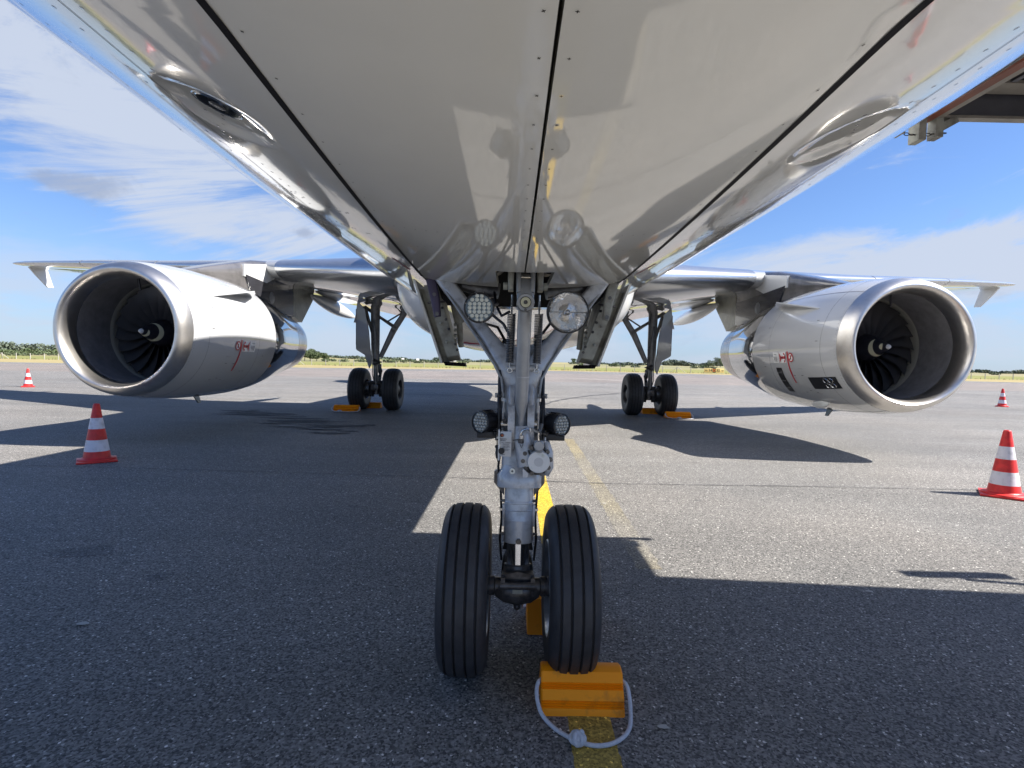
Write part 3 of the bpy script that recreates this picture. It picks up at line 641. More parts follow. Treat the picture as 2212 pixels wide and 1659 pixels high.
# ---- wheel bay behind the doors
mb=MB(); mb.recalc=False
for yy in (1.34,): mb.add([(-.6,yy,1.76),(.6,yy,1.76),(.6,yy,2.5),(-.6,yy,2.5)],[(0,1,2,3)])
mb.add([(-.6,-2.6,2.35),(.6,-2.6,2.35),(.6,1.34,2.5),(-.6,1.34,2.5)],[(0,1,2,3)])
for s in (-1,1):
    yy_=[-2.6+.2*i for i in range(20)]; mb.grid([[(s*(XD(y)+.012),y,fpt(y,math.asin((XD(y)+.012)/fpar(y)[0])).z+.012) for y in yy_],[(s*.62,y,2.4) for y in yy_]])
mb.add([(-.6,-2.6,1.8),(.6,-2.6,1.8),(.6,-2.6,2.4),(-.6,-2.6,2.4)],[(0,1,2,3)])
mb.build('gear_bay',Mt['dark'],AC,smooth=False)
mb=MB()
for i in range(9): 
    y_=.55+.09*i; mb.tube([(-.5,y_,2.2+.05*math.sin(i)),(-.1,y_,2.3),(.25,y_+.03,2.22),(.5,y_,2.1)],.012,6)
for s in (-1,1):
    mb.tube([(s*.3,.42,1.95),(s*.22,.40,1.80),(s*.26,.6,1.72),(s*.4,.9,1.9)],.011,6)
    mb.box((s*.33,.62,1.95),(.16,.12,.22),bev=.02); mb.cyl((s*.15,.5,1.9),(s*.15,.9,1.95),.05)
mb.build('bay_pipes',Mt['geardark'],AC)
# ---- forward doors
yA=lambda X: .245+.21*(abs(X)/.52)**2
for s in (-1,1):
    d=MB(); d.recalc=False; surf=[]
    def P_(y,X,off=0): return fpt(y,s*math.asin(min(.99,X/fpar(y)[0])),off)
    yl=[-2.6+2.4*i/60 for i in range(61)]
    Xl=lambda y:[.003,.02,.04,.06,.08,.10,.12]+[.12+(XD(y)-.006-.12)*k/14 for k in range(1,15)]
    A=[[P_(y,X) for X in Xl(y)] for y in yl]
    B=[[P_(-.2+(yA(X)+.2)*t/10,X) for X in Xl(-.2+(yA(.3)+.2)*t/10)[6:]] for t in range(11)]
    for G in (A,B):
        if s<0: G=[r for r in G]
        m_=len(G[0]); fs=[]
        for i in range(len(G)-1):
            for j in range(m_-1):
                f=(i*m_+j,(i+1)*m_+j,(i+1)*m_+j+1,i*m_+j+1); fs.append(f if s>0 else f[::-1])
        d.add([q for r in G for q in r],fs)
    dr=d.build('nose_gear_door',Mt['door'],AC,ang=60)
    # rim of the door (returns inward)
    rim=MB(); rim.recalc=False
    path=[A[i][0] for i in range(61)]+[A[60][k] for k in range(1,7)]+[B[i][0] for i in range(1,11)]+B[10][1:]+[B[i][-1] for i in range(9,-1,-1)]+[A[i][-1] for i in range(59,-1,-1)]
    inn=[q+Vector((-q.x*.02+(0.004*s if False else 0),0,.024)) for q in path]
    rim.grid([path,inn]); rim.build('door_edge',Mt['gearold'],dr,smooth=False)
    # cross-head screws along the centre gap and the side seam
    scr=[(-1.94+0.0,.019),(-1.86,.019),(-1.78,.019),(-1.687,.0195),(-1.595,.018),(-1.505,.019),(-1.413,.0185),(-1.32,.019),(-1.23,.019),(-1.14,.019),(-1.05,.02),(-.96,.02),(-.87,.02),(-.78,.02),(-.69,.02),(-.60,.02),(-.51,.02),(-.42,.02),(-.33,.02)]
    y_=-2.0
    while y_<.3: scr.append((y_,XD(y_)-.028)); y_+=.115
    for k in range(5): scr.append((-.75+.01*k,.28+.035*k)); scr.append((-.55+.03*k,.30+.03*k))
    for (y_,X) in scr:
        c=P_(y_,X,.0006); ax=(P_(y_+.01,X)-P_(y_-.01,X)).normalized(); n_=Vector((s*X/1.96,0,-1)).normalized(); bx=ax.cross(n_).normalized(); r=.0032
        th=random.random()*1.5; sc=MB(); sc.recalc=False; e1=ax*math.cos(th)+bx*math.sin(th); e2=n_.cross(e1)
        sc.mi=0; sc.add([c-n_*.0003+(e1*math.cos(2*PI*q/14)+e2*math.sin(2*PI*q/14))*r*1.25 for q in range(14)],[tuple(range(14))])
        sc.mi=1
        for u,v in ((e1,e2),(e2,e1)):
            sc.add([c+n_*.0002+u*r*.8+v*r*.2,c+u*r*.8-v*r*.2,c-u*r*.8-v*r*.2,c-u*r*.8+v*r*.2],[(0,1,2,3)])
        sc.build('screw',[Mt['door'],Mt['screw']],dr,smooth=False)
    # rubber seal filling the side gap
    sl_=MB(); sl_.recalc=False; yy=[-2.55+i*.06 for i in range(51)]; yy=[q for q in yy if q<=.43]
    sl_.grid([[fpt(q,s*math.asin((XD(q)-.0085)/fpar(q)[0]),.0010) for q in yy],[fpt(q,s*math.asin((XD(q)+.0065)/fpar(q)[0]),.0010) for q in yy]])
    sl_.build('door_seal',Mt['seal'],AC,smooth=False)
# ---- panel lines, rivets, small marks on the skin
def skinstrip(name,m,line,wd,off=.0008,parent=None):
    b=MB(); b.recalc=False; L_=[];R_=[]
    for i,(y,a) in enumerate(line):
        a0=line[max(0,i-1)]; a1=line[min(len(line)-1,i+1)]; dy=a1[0]-a0[0]; da=(a1[1]-a0[1])*1.96; l_=math.hypot(dy,da) or 1
        ny,na=-da/l_*wd/2,dy/l_*wd/2/1.96
        L_.append(fpt(y+ny,a+na,off)); R_.append(fpt(y-ny,a-na,off))
    b.grid([L_,R_]); return b.build(name,Mt[m],parent or AC,smooth=False)
skl=[]
for s in (-1,1):
    skinstrip('lap_joint','line',[(-2.5+.08*i,s*rad(22.6)) for i in range(120)],.0028)
    skinstrip('lap_joint','line',[(-2.5+.08*i,s*rad(46)) for i in range(160)],.003)
    skinstrip('stripe','maroon',[(.02+.02*i,s*rad(17.3-.9*i/12)) for i in range(13)],.016,.001)
for yv in (1.36,2.6,4.2): skinstrip('frame_joint','line',[(yv,rad(q)) for q in range(-88,-16,2)],.004); skinstrip('frame_joint','line',[(yv,rad(q)) for q in range(16,89,2)],.004)
skinstrip('access_panel_outline','line',[(-1.10+.36*math.cos(2*PI*i/48)*1.0,-rad(33)+rad(2.4)*math.sin(2*PI*i/48)) for i in range(49)],.0022)
rv=MB(); rv.recalc=False
def rivet(y,a,r=.0042):
    c=fpt(y,a,.0005); n_=Vector((math.sin(a),0,-math.cos(a))); t=Vector((0,1,0)); b_=n_.cross(t)
    rv.add([c+(t*math.cos(PI*k/3)+b_*math.sin(PI*k/3))*r for k in range(6)],[tuple(range(6))])
for s in (-1,1):
    for a_ in (24,21.3,44.6,47.4,34,29,39):
        y_=-2.0
        while y_<3:
            if random.random()<.93: rivet(y_,s*rad(a_+random.uniform(-.05,.05)))
            y_+=.055
    for k in range(320):
        y_=random.choice([-.7,-.45,-.2,.05,.3,.55,.8])+random.uniform(-.01,.01); rivet(y_,s*rad(16+random.random()*24))
    for k in range(9): rivet(-1.36+.03*k,s*rad(18.2+.45*k)); 
rv.build('rivets',Mt['steel'],AC,smooth=False)
# static pressure plate in the left recess
yc,ac=-1.30,-rad(19.3); c=fpt(yc,ac,-.002)
n_=Vector((math.sin(DENT[0][1]),0,-math.cos(DENT[0][1])))
pl=empty('sensor_plate',parent=AC); pl.location=c
mb=MB(); mb.lathe([(0,.0035),(.040,.0035),(.043,.001),(.043,-.004)],(0,0,0),n_,40); mb.build('plate_disc',Mt['chrome'],pl)
mb=MB(); mb.lathe([(.0445,.001),(.0470,.0035),(.0495,.001)],(0,0,0),n_,40); mb.build('plate_ring',Mt['steel'],pl)
mb=MB(); mb.lathe([(.0,.0055),(.013,.0055),(.016,.0036)],(0,0,0),n_,24); mb.build('port_hole',Mt['geardark'],pl)
# vhf blade and dark small probe on the right edge of the fuselage skin
mb=MB(); p=fpt(-.30,rad(57),.0); mb.prism([p,p+Vector((0,.12,0)),p+Vector((.035,.13,-.022)),p+Vector((.035,.06,-.022))],(.006,0,.009)); mb.build('blade_antenna',Mt['black'],AC)
# ---- belly fairing
mb=MB(); rows=[]
prof=[(6.2,1.2,1.86),(6.6,1.75,1.79),(7.1,2.06,1.73),(7.8,2.24,1.68),(8.8,2.30,1.655),(10.5,2.32,1.65),(12.5,2.3,1.65),(14.5,2.2,1.68),(16,1.9,1.75),(17.2,1.3,1.87)]
for y_,hw,zb in prof:
    ring=[]
    for k in range(61):
        a=-PI/2*1.25+PI*1.25*k/60; ca=math.cos(a); sa=math.sin(a)
        ring.append((hw*math.copysign(abs(sa)**.72,sa),y_,3.25-(3.25-zb)*math.copysign(abs(ca)**.62,ca)))
    rows.append(ring)
# interpolate smoothly
R2=[]
for i in range(len(rows)-1):
    for t in range(5):
        k=t/5; p0,p1,p2,p3=rows[max(0,i-1)],rows[i],rows[i+1],rows[min(len(rows)-1,i+2)]
        R2.append([tuple(.5*((2*b[q])+(c_[q]-a[q])*k+(2*a[q]-5*b[q]+4*c_[q]-d_[q])*k*k+(3*b[q]-a[q]-3*c_[q]+d_[q])*k**3) for q in range(3)) for a,b,c_,d_ in zip(p0,p1,p2,p3)])
R2.append(rows[-1]); mb.grid(R2); mb.build('belly_fairing',Mt['white'],AC,ang=60)
mb=MB(); mb.tube([(-1.0,7.6,1.735),(-.8,7.55,1.715),(-.4,7.5,1.70),(0,7.5,1.695),(.4,7.5,1.70),(.8,7.55,1.715)],.012,6); mb.build('fairing_stripe',Mt['maroon'],AC)
# ---- wings
def airfoil(n=22):
    up=[];lo=[]
    for i in range(n+1):
        x=(1-math.cos(PI*i/n))/2; t=5*.125*(.2969*math.sqrt(x)-.126*x-.3516*x*x+.2843*x**3-.1015*x**4); cam=.018*(1-(2*x-1)**2); l4=-.0435; k=max(0,(x-.38)/.62); k=k*k*(3-2*k)
        up.append((x,(cam+t)*(1-k**2*.9)+(l4+.012)*k**2)); lo.append((x,(cam-t) if x<.38 else l4+(cam-t-l4)*max(0,1-k*6)))
    return up[::-1]+lo[1:-1]
AF=airfoil()
def wing(s):
    #  X, y_LE, chord, z_LE, thickness scale, twist(deg)
    st_=[(1.2,7.05,7.2,2.93,1.15,2.6),(1.95,7.45,6.55,3.0,1.15,2.6),(3.0,8.1,5.75,3.11,1.12,2.2),(4.5,9.02,4.75,3.27,1.05,1.4),(6.4,10.15,3.75,3.46,1.0,-.2),(9,11.6,3.15,3.70,.93,-.2),(12,13.2,2.5,3.99,.88,-.4),(15,14.85,1.85,4.24,.85,-.4),(16.6,15.72,1.55,4.36,.8,-.8),(16.95,15.98,1.3,4.385,.6,-.8)]
    mb=MB(); rows=[]
    for X,yl,ch,zl,th,tw in st_:
        a=rad(tw); rows.append([(s*X,yl+(x*math.cos(a)+z*th*math.sin(a))*ch,zl+(z*th*math.cos(a)-x*math.sin(a))*ch) for x,z in AF])
    mb.loft(rows); wg=mb.build('wing',Mt['wing'],AC,ang=50)
    # leading-edge slats: thin polished skins just proud of the wing nose
    def slat(X0,X1):
        b=MB(); b.recalc=False; R_=[]
        for q in range(9):
            X=X0+(X1-X0)*q/8; k=max(i for i in range(len(st_)-1) if st_[i][0]<=X); A_,B_=st_[k],st_[k+1]; t=(X-A_[0])/(B_[0]-A_[0]); yl,ch,zl,th,tw=[A_[m_]+(B_[m_]-A_[m_])*t for m_ in range(1,6)]; a=rad(tw); r_=[]
            for x,z in AF[10:34]:
                if x<.16: 
                    xx=x-.004; zz=z*1.03*th; r_.append((s*X,yl+(xx*math.cos(a)+zz*math.sin(a))*ch,zl+(zz*math.cos(a)-xx*math.sin(a))*ch))
            R_.append(r_)
        b.grid(R_); b.build('slat',Mt['lip2'],wg,ang=60)
    slat(2.3,5.25); slat(6.5,9.4); slat(9.45,12.8); slat(12.85,16.2)
    # wing tip fence
    mb=MB(); X=s*16.95
    mb.prism([(X,16.55,4.42),(X,17.35,4.66),(X,17.6,4.66),(X,17.35,4.42),(X,17.62,3.78),(X,17.38,3.76),(X,16.9,4.12)],(s*.05,0,0)); mb.build('wingtip_fence',Mt['white'],wg)
    # flap track fairings
    for X,y0,L_,h in ((5.35,11.9,3.9,.20),(10.2,13.2,2.6,.18),(13.2,14.6,2.0,.14)):
        k=max(i for i in range(len(st_)-1) if st_[i][0]<=X); t=(X-st_[k][0])/(st_[k+1][0]-st_[k][0]); zl=st_[k][3]+(st_[k+1][3]-st_[k][3])*t
        mb=MB(); rr=[]
        for q in range(13):
            u=q/12; r=max(.01,math.sin(PI*min(1,u*.93+.04))**.7); rr.append([(s*X+math.cos(2*PI*k_/20)*.15*r,y0+L_*u,zl-.24-h*.5-(.22*u)+math.sin(2*PI*k_/20)*h*r) for k_ in range(20)])
        mb.loft(rr); mb.build('flap_track_fairing',Mt['white'],wg,ang=60)
    # flap edge (underside rear)
    return wg
Mt['lip2']=mat('slat_metal',(.62,.63,.64),.24,.85,.2,.08,3)
WL,WR=wing(-1),wing(1)
# ---- tail
mb=MB(); mb.loft([[(x_*.35*k_,y0+ (x*ch),z) for x,x_ in [(q[0],q[1]) for q in AF]] for y0,ch,z,k_ in ((23.5,6.2,5.5,3.2),(28.6,2.2,11.6,1.1))]); mb.build('fin',Mt['white'],AC,ang=60)
mb=MB(); mb.loft([[(X,y0+x*ch,z+q*ch*.8) for x,q in AF] for X,y0,ch,z in ((-6.2,31.0,1.4,5.4),(0,27.8,3.8,4.8),(6.2,31.0,1.4,5.4))]); mb.build('tailplane',Mt['white'],AC,ang=60)
# ---- engines
EY=5.40; EZ=1.745
NP=[(.04,.935),(.12,.975),(.22,1.003),(.40,1.034),(.6,1.058),(.9,1.083),(1.3,1.102),(1.7,1.108),(2.2,1.105),(2.6,1.092),(2.85,1.078)]
def ring3(cx,prof,seg=96,squash=True):
    rows=[]
    for h,r in prof:
        row=[]
        for k in range(seg):
            a=2*PI*k/seg; x=r*math.cos(a); z=r*math.sin(a)
            if squash and z<0 and r>.85: z*=.985
            row.append((cx+x,EY+h,EZ+z))
        rows.append(row)
    return rows
def engine(s):
    cx=s*5.76; E=MB()
    E.grid(ring3(cx,[p for p in NP if p[0]>=.22]),cu=True); eng=E.build('engine',Mt['nac'],AC,ang=60)
    lp=[(.22,1.003),(.16,.988),(.09,.962),(.04,.930),(.012,.900),(.0,.872),(.012,.846),(.05,.822),(.11,.805),(.2,.794),(.3,.790)]
    b=MB(); b.grid(ring3(cx,lp,120),cu=True); b.build('inlet_lip',Mt['lip'],eng,ang=60)
    b=MB(); b.recalc=False; b.grid(ring3(cx,[(.3,.790),(.6,.795),(.95,.805),(1.0,.805)],96,False),cu=True); b.build('inlet_duct',Mt['inlet'],eng,ang=60)
    b=MB(); b.grid(ring3(cx,[(.98,.80),(1.0,.795),(1.06,.795),(1.07,.81),(1.2,.812)],96,False),cu=True)
    b.build('fan_case_ring',Mt['fancase'],eng,ang=40)
    b=MB(); b.grid(ring3(cx,[(1.0,.812),(1.3,.812),(1.32,.78),(1.6,.78)],64,False),cu=True); b.build('fan_case',Mt['inlet'],eng)
    # fan: 22 swept blades with a part-span shroud hint
    b=MB(); b.recalc=False; nb=22
    for k in range(nb):
        a0=2*PI*k/nb; rows=[]
        for q in range(9):
            r=.21+(.785-.21)*q/8; tw=rad(28+40*q/8); ch=.13+.06*q/8; sw=.05*math.sin(PI*q/8)-.10*(q/8)**2
            row=[]
            for e in (-1,-.5,0,.5,1):
                dy=e*ch*math.cos(tw); da=(e*ch*math.sin(tw)+.012*(1-e*e))/r*s*1.0+sw
                row.append((cx+r*math.cos(a0+da),EY+1.14+dy,EZ+r*math.sin(a0+da)))
            rows.append(row)
        b.grid(rows)
    b.build('fan',Mt['blade'],eng,ang=60)
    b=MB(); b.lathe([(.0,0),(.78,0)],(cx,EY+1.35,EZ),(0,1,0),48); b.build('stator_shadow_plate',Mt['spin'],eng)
    b=MB(); SP=[(0.0,.0),(.03,.028),(.055,.085),(.105,.22),(.165,.38),(.205,.48),(.222,.56),(.225,.66)]
    b.lathe(SP,(cx,EY+.50,EZ),(0,1,0),56); sp=b.build('spinner',Mt['spin'],eng,ang=60)
    b=MB(); b.lathe([(0,-.004),(.026,.02),(.040,.05),(.038,.06)],(cx,EY+.497,EZ),(0,1,0),32); b.build('spinner_tip',Mt['nac'],sp)
    # crescent swirl on the cone
    b=MB(); b.recalc=False; A_=[];B_=[]
    def rc(h):
        for (r0,h0),(r1,h1) in zip(SP[:-1],SP[1:]):
            if h0<=h<=h1: return r0+(r1-r0)*(h-h0)/(h1-h0)
        return SP[-1][0]
    for k in range(41):
        t=k/40; a=(rad(100)-rad(250)*t) if s<0 else (rad(110)+rad(220)*t); wd=.075*math.sin(PI*t)**.8+.002; h=.295+.02*math.cos(a)
        for lst,hh in ((A_,h-wd/2),(B_,h+wd/2)):
            r=rc(hh)+.003; lst.append((cx+r*math.cos(a),EY+.50+hh,EZ+r*math.sin(a)))
    b.grid([A_,B_]); b.build('spiral_mark',Mt['cream'],sp,smooth=False)
    b=MB(); b.recalc=False; A_=[];B_=[]
    for k in range(21):
        t=k/20; a=(rad(20)-rad(170)*t) if s<0 else (rad(130)+rad(90)*t); wd=.05*math.sin(PI*t)**.7+.001
        for lst,hh in ((A_,.12-wd/2),(B_,.12+wd/2)):
            r=rc(hh)+.003; lst.append((cx+r*math.cos(a),EY+.50+hh,EZ+r*math.sin(a)))
    b.grid([A_,B_]); b.build('spiral_mark',Mt['cream'],sp,smooth=False)
    # polished rear cowl and stained nozzle
    b=MB(); b.grid(ring3(cx,[(2.85,1.080),(3.1,1.06),(3.4,1.022),(3.75,.965),(4.1,.90),(4.5,.825),(4.75,.782)],96),cu=True); b.build('rear_cowl',Mt['chrome'],eng,ang=60)
    b=MB(); b.grid(ring3(cx,[(4.75,.783),(5.0,.74),(5.25,.705),(5.5,.665),(5.62,.64),(5.60,.625),(5.0,.66)],96),cu=True); b.build('exhaust_nozzle',Mt['nozzle'],eng,ang=60)
    b=MB(); b.lathe([(.60,0),(.0,.1)],(cx,EY+4.9,EZ),(0,1,0),32); b.build('exhaust_plug',Mt['nozzle'],eng)
    # cowl lines
    b=MB()
    for h,r in ((.222,1.003),(.56,1.0535),(2.1,1.1057),(4.75,.7825)):
        b.tube([(cx+(r-.0015)*math.cos(a),EY+h,EZ+(r-.0015)*math.sin(a)*(.985 if math.sin(a)<0 and r>.85 else 1)) for a in [2*PI*k/90 for k in range(90)]],.0028,5,closed=True)
    def nr(h):
        for (h0,r0),(h1,r1) in zip(NP[:-1],NP[1:]):
            if h0<=h<=h1: return r0+(r1-r0)*(h-h0)/(h1-h0)
    def npnt(h,a,off=.0): # a from inboard horizontal, up positive
        r=nr(h)+off; x=-s*r*math.cos(a); z=r*math.sin(a); z=z*.985 if z<0 else z
        return Vector((cx+x,EY+h,EZ+z))
    for a in (rad(52),rad(-78)): b.tube([npnt(h,a) for h in [.22+.1*i for i in range(27)]],.003,5)
    b.build('cowl_lines',Mt['line'],eng); b=MB()
    b.tube([npnt(h,rad(a)) for h,a in ((1.1,-20),(1.5,-20),(1.5,-46),(.95,-46),(1.1,-20))],.002,5)
    b.build('access_panel_outline',Mt['line'],eng)
    b=MB(); b.recalc=False
    for k in range(120):
        a=2*PI*k/120; c=Vector((cx+1.010*math.cos(a),EY+.255,EZ+1.010*math.sin(a)*(.985 if math.sin(a)<0 else 1))); n_=Vector((math.cos(a),0,math.sin(a))); t=n_.cross(Vector((0,1,0)))
        b.add([c+n_*.003+(Vector((0,1,0))*math.cos(PI*q/3)+t*math.sin(PI*q/3))*.005 for q in range(6)],[tuple(range(6))])
    b.build('rivets',Mt['line'],eng,smooth=False)
    # strake on the inboard upper side
    b=MB(); p0=npnt(.85,rad(33),-.01); p1=npnt(2.5,rad(45),-.02); tp=npnt(1.85,rad(35),.27)
    b.prism([p0,p1,npnt(2.3,rad(41),.13),tp],(0,0,.020)); b.build('strake',Mt['nac'],eng)
    # warning placards, danger line
    def decal(name,m,pts,off=.004):
        q=MB(); q.recalc=False; q.add([npnt(h,rad(a),off) for h,a in pts],[tuple(range(len(pts)))]); return q.build(name,Mt[m],eng,smooth=False)
    def dgrid(name,m,h0,h1,a0,a1,off=.004,n=4):
        q=MB(); q.recalc=False; q.grid([[npnt(h0+(h1-h0)*i/n,rad(a0+(a1-a0)*j/n),off) for i in range(n+1)] for j in range(n+1)]); return q.build(name,Mt[m],eng,smooth=False)
    dgrid('danger_line','red',1.43,1.47,-4,-34,.004,10)
    dgrid('warning_placard','placard',1.51,1.74,-4.5,-14.5,.004)
    dgrid('warning_placard','placard',1.755,1.95,-4.5,-14.5,.004)
    # red ingestion zone symbol: half disc, cone and engine block
    q=MB(); q.recalc=False
    HC=1.625;AC_=-9.5
    def pp(u,v,off=.0115): return npnt(HC+u*1.15-.01,rad(AC_+v/1.1*57.3),off)
    q.add([pp(-.04+.055*math.cos(t)*-1,.085*math.sin(t)) for t in [-PI/2+PI*k/12 for k in range(13)]],[tuple(range(13))])
    q.add([pp(-.04,.022),pp(.03,.022),pp(.085,.09),pp(.085,-.09),pp(.03,-.022),pp(-.04,-.022)],[tuple(range(6))])
    q.build('hazard_symbol',Mt['red'],eng,smooth=False)
    q=MB(); q.recalc=False
    for v in (.035,-.035): q.add([pp(-.06+.016*math.cos(t),v+.016*math.sin(t),.0135) for t in [2*PI*k/12 for k in range(12)]],[tuple(range(12))])
    q.build('hazard_dots',Mt['placard'],eng,smooth=False)
    q=MB(); q.recalc=False
    q.add([npnt(1.61+.05*i,rad(-10),.0135) for i in (0,1)]+[npnt(1.66,rad(-9.0),.0135),npnt(1.61,rad(-9.0),.0135)],[(0,1,2,3)]); q.build('hazard_block',Mt['label'],eng,smooth=False)
    q=MB(); q.recalc=False; hc,ac_=1.34,-9.5
    def pq(u,v,off=.0105): return npnt(hc+u,rad(ac_+v/1.1*57.3),off)
    wq=MB(); wq.recalc=False; wq.add([pq(.068*math.cos(t),.068*math.sin(t),.0085) for t in [2*PI*k/28 for k in range(28)]],[tuple(range(28))]); wq.build('prohibition_background',Mt['placard'],eng,smooth=False)
    for r0,r1 in ((.060,.080),):
        q.grid([[pq(r*math.cos(t),r*math.sin(t)) for t in [2*PI*k/28 for k in range(29)]] for r in (r0,r1)])
    q.add([pq(-.052,.040,.0125),pq(-.040,.052,.0125),pq(.052,-.040,.0125),pq(.040,-.052,.0125)],[(0,1,2,3)]); q.build('prohibition_symbol',Mt['red'],eng,smooth=False)
    q=MB(); q.recalc=False
    q.add([pq(.012*math.cos(t),.028+.012*math.sin(t),.0115) for t in [2*PI*k/10 for k in range(10)]],[tuple(range(10))]); q.add([pq(-.012,.014,.0115),pq(.012,.014,.0115),pq(.022,-.045,.0115),pq(.004,-.02,.0115),pq(-.022,-.045,.0115)],[(0,1,2,3,4)])
    q.build('walking_figure',Mt['label'],eng,smooth=False)
    # text on the second placard
    c=npnt(1.85,rad(-9.5),.0095); nx=(npnt(1.85,rad(-9.5),.1)-npnt(1.85,rad(-9.5))).normalized(); xa=Vector((0,-s*-1.0,0)) if s<0 else Vector((0,-1,0)); xa=Vector((0,1,0)) if s<0 else Vector((0,-1,0)); ya=nx.cross(xa).normalized()
    Mx=Matrix(((xa.x,ya.x,nx.x,c.x),(xa.y,ya.y,nx.y,c.y),(xa.z,ya.z,nx.z,c.z),(0,0,0,1)))
    text(eng,'placard_text','Warning\n\nStand clear of\nhazard zones\nwhile engine\nis running',.026,Mt['label'],Mx)
    # small stencils
    for h,a in ((.62,4),(2.2,20),(2.3,-18),(.7,22),(1.12,-26),(1.35,-26),(1.7,-34),(1.8,-34),(1.0,-44),(1.15,-42),(1.3,-44)):
        dgrid('stencil','line',h,h+.06,a,a-.5,.003,1)
    if s>0:
        dgrid('cowl_vent','black',1.72,1.92,-19,-45,.005,6)
        q=MB(); q.tube([npnt(1.77,rad(-22),.01),npnt(1.77,rad(-42),.01)],.010,6)
        for a in (-24,-32,-40): q.tube([npnt(1.75,rad(a),.008),npnt(1.89,rad(a),.008)],.008,6)
        q.build('vent_bars',Mt['line'],eng)
        dgrid('vent_panel','black',.36,1.02,-28,-40,.005,6)
        q=MB()
        for h in (.50,.61):
            for a in (-31.5,-36.5): q.tube([npnt(h+.05*math.cos(t),rad(a+2.2*math.sin(t)),.012) for t in [2*PI*k/14 for k in range(14)]],.008,5,closed=True)
        q.build('vent_handles',Mt['steel'],eng)
        q=MB(); p0=npnt(1.5,rad(-72)); nn=(npnt(1.5,rad(-72),.1)-p0).normalized()
        q.beam([npnt(.95,rad(-56),.05),npnt(1.1,rad(-57),.06),npnt(1.4,rad(-60),.03),npnt(1.6,rad(-61),0)],[.04,.12,.14,.10],[.02,.05,.05,.02],dirw=(0,0,1)); q.build('vent_scoop',Mt['white'],eng)
    b=MB(); b.prism([npnt(1.7,rad(-84),-.01),npnt(1.86,rad(-84),-.01),npnt(1.90,rad(-84),.12),npnt(1.82,rad(-84),.12)],(s*-.02,0,0)); b.build('drain_mast',Mt['darkpyl'],eng)
    b=MB(); b.tube([Vector((cx-.02,EY+.52,EZ+.79)),Vector((cx-.0,EY+.54,EZ+.62))],[.02,.014],8); b.build('inlet_probe',Mt['spin'],eng)
    # pylon: side profile in y,z extruded in x with rounded nose
    top=[(1.3,1.06,.05),(1.7,1.16,.16),(2.2,1.30,.20),(3.0,1.50,.22),(3.8,1.70,.23),(4.6,1.83,.24),(5.6,1.78,.25),(6.4,1.68,.25)]
    b=MB(); rows=[]
    bot=[(1.3,1.02),(1.7,1.05),(2.2,1.05),(3.0,1.0),(3.8,.86),(4.6,.72),(5.6,.62),(6.4,.60)]
    for (h,zt_,w_),(hb,zb_) in zip(top,bot):
        rows.append([(cx+w_*math.copysign(abs(math.cos(a))**.45,math.cos(a)),EY+h,EZ+(zt_+zb_)/2+(zt_-zb_)/2*math.copysign(abs(math.sin(a))**.45,math.sin(a))) for a in [2*PI*k/28 for k in range(28)]])
    R3=rows[:]
    b.loft(R3); py_=b.build('pylon',Mt['pylon_top'],eng,ang=50)
    # dark lower pylon box reaching aft, slanted end
    w0=.262
    b=MB(); b.prism([(cx-w0,EY+3.3,EZ+1.32),(cx-w0,EY+4.6,EZ+1.26),(cx-w0,EY+5.70,EZ+1.22),(cx-w0,EY+5.72,EZ+.67),(cx-w0,EY+4.8,EZ+.70),(cx-w0,EY+3.6,EZ+.92)],(2*w0,0,0)); b.build('pylon_box',Mt['darkpyl'],py_)
    b=MB(); b.prism([(cx-w0,EY+5.72,EZ+1.55),(cx-w0,EY+7.1,EZ+1.50),(cx-w0,EY+7.0,EZ+1.20),(cx-w0,EY+6.25,EZ+.56),(cx-w0,EY+5.725,EZ+.665)],(2*w0,0,0)); b.build('pylon_tail',Mt['pyltail'],py_)
    b=MB(); b.prism([(cx-.248,EY+3.25,EZ+1.28),(cx-.248,EY+3.25,EZ+1.52),(cx-.248,EY+4.55,EZ+1.74),(cx-.248,EY+4.85,EZ+1.50),(cx-.248,EY+4.2,EZ+1.26)],(.496,0,0)); b.build('pylon_white_panel',Mt['white'],py_)
    for ss in (-1,1):
        b=MB(); b.lathe([(0,.002),(.13,.002),(.135,-.001)],(cx+ss*w0,EY+4.5,EZ+.98),(ss,0,0),32); b.build('round_access_cover',Mt['mgear'],py_)
    return eng
Mt['pylon_top']=mat('pylon_stained_grey',(.20,.19,.185),.12,.3,.5,.4,1.2,lo=.42,hi=.58)
for s in (-1,1): engine(s)
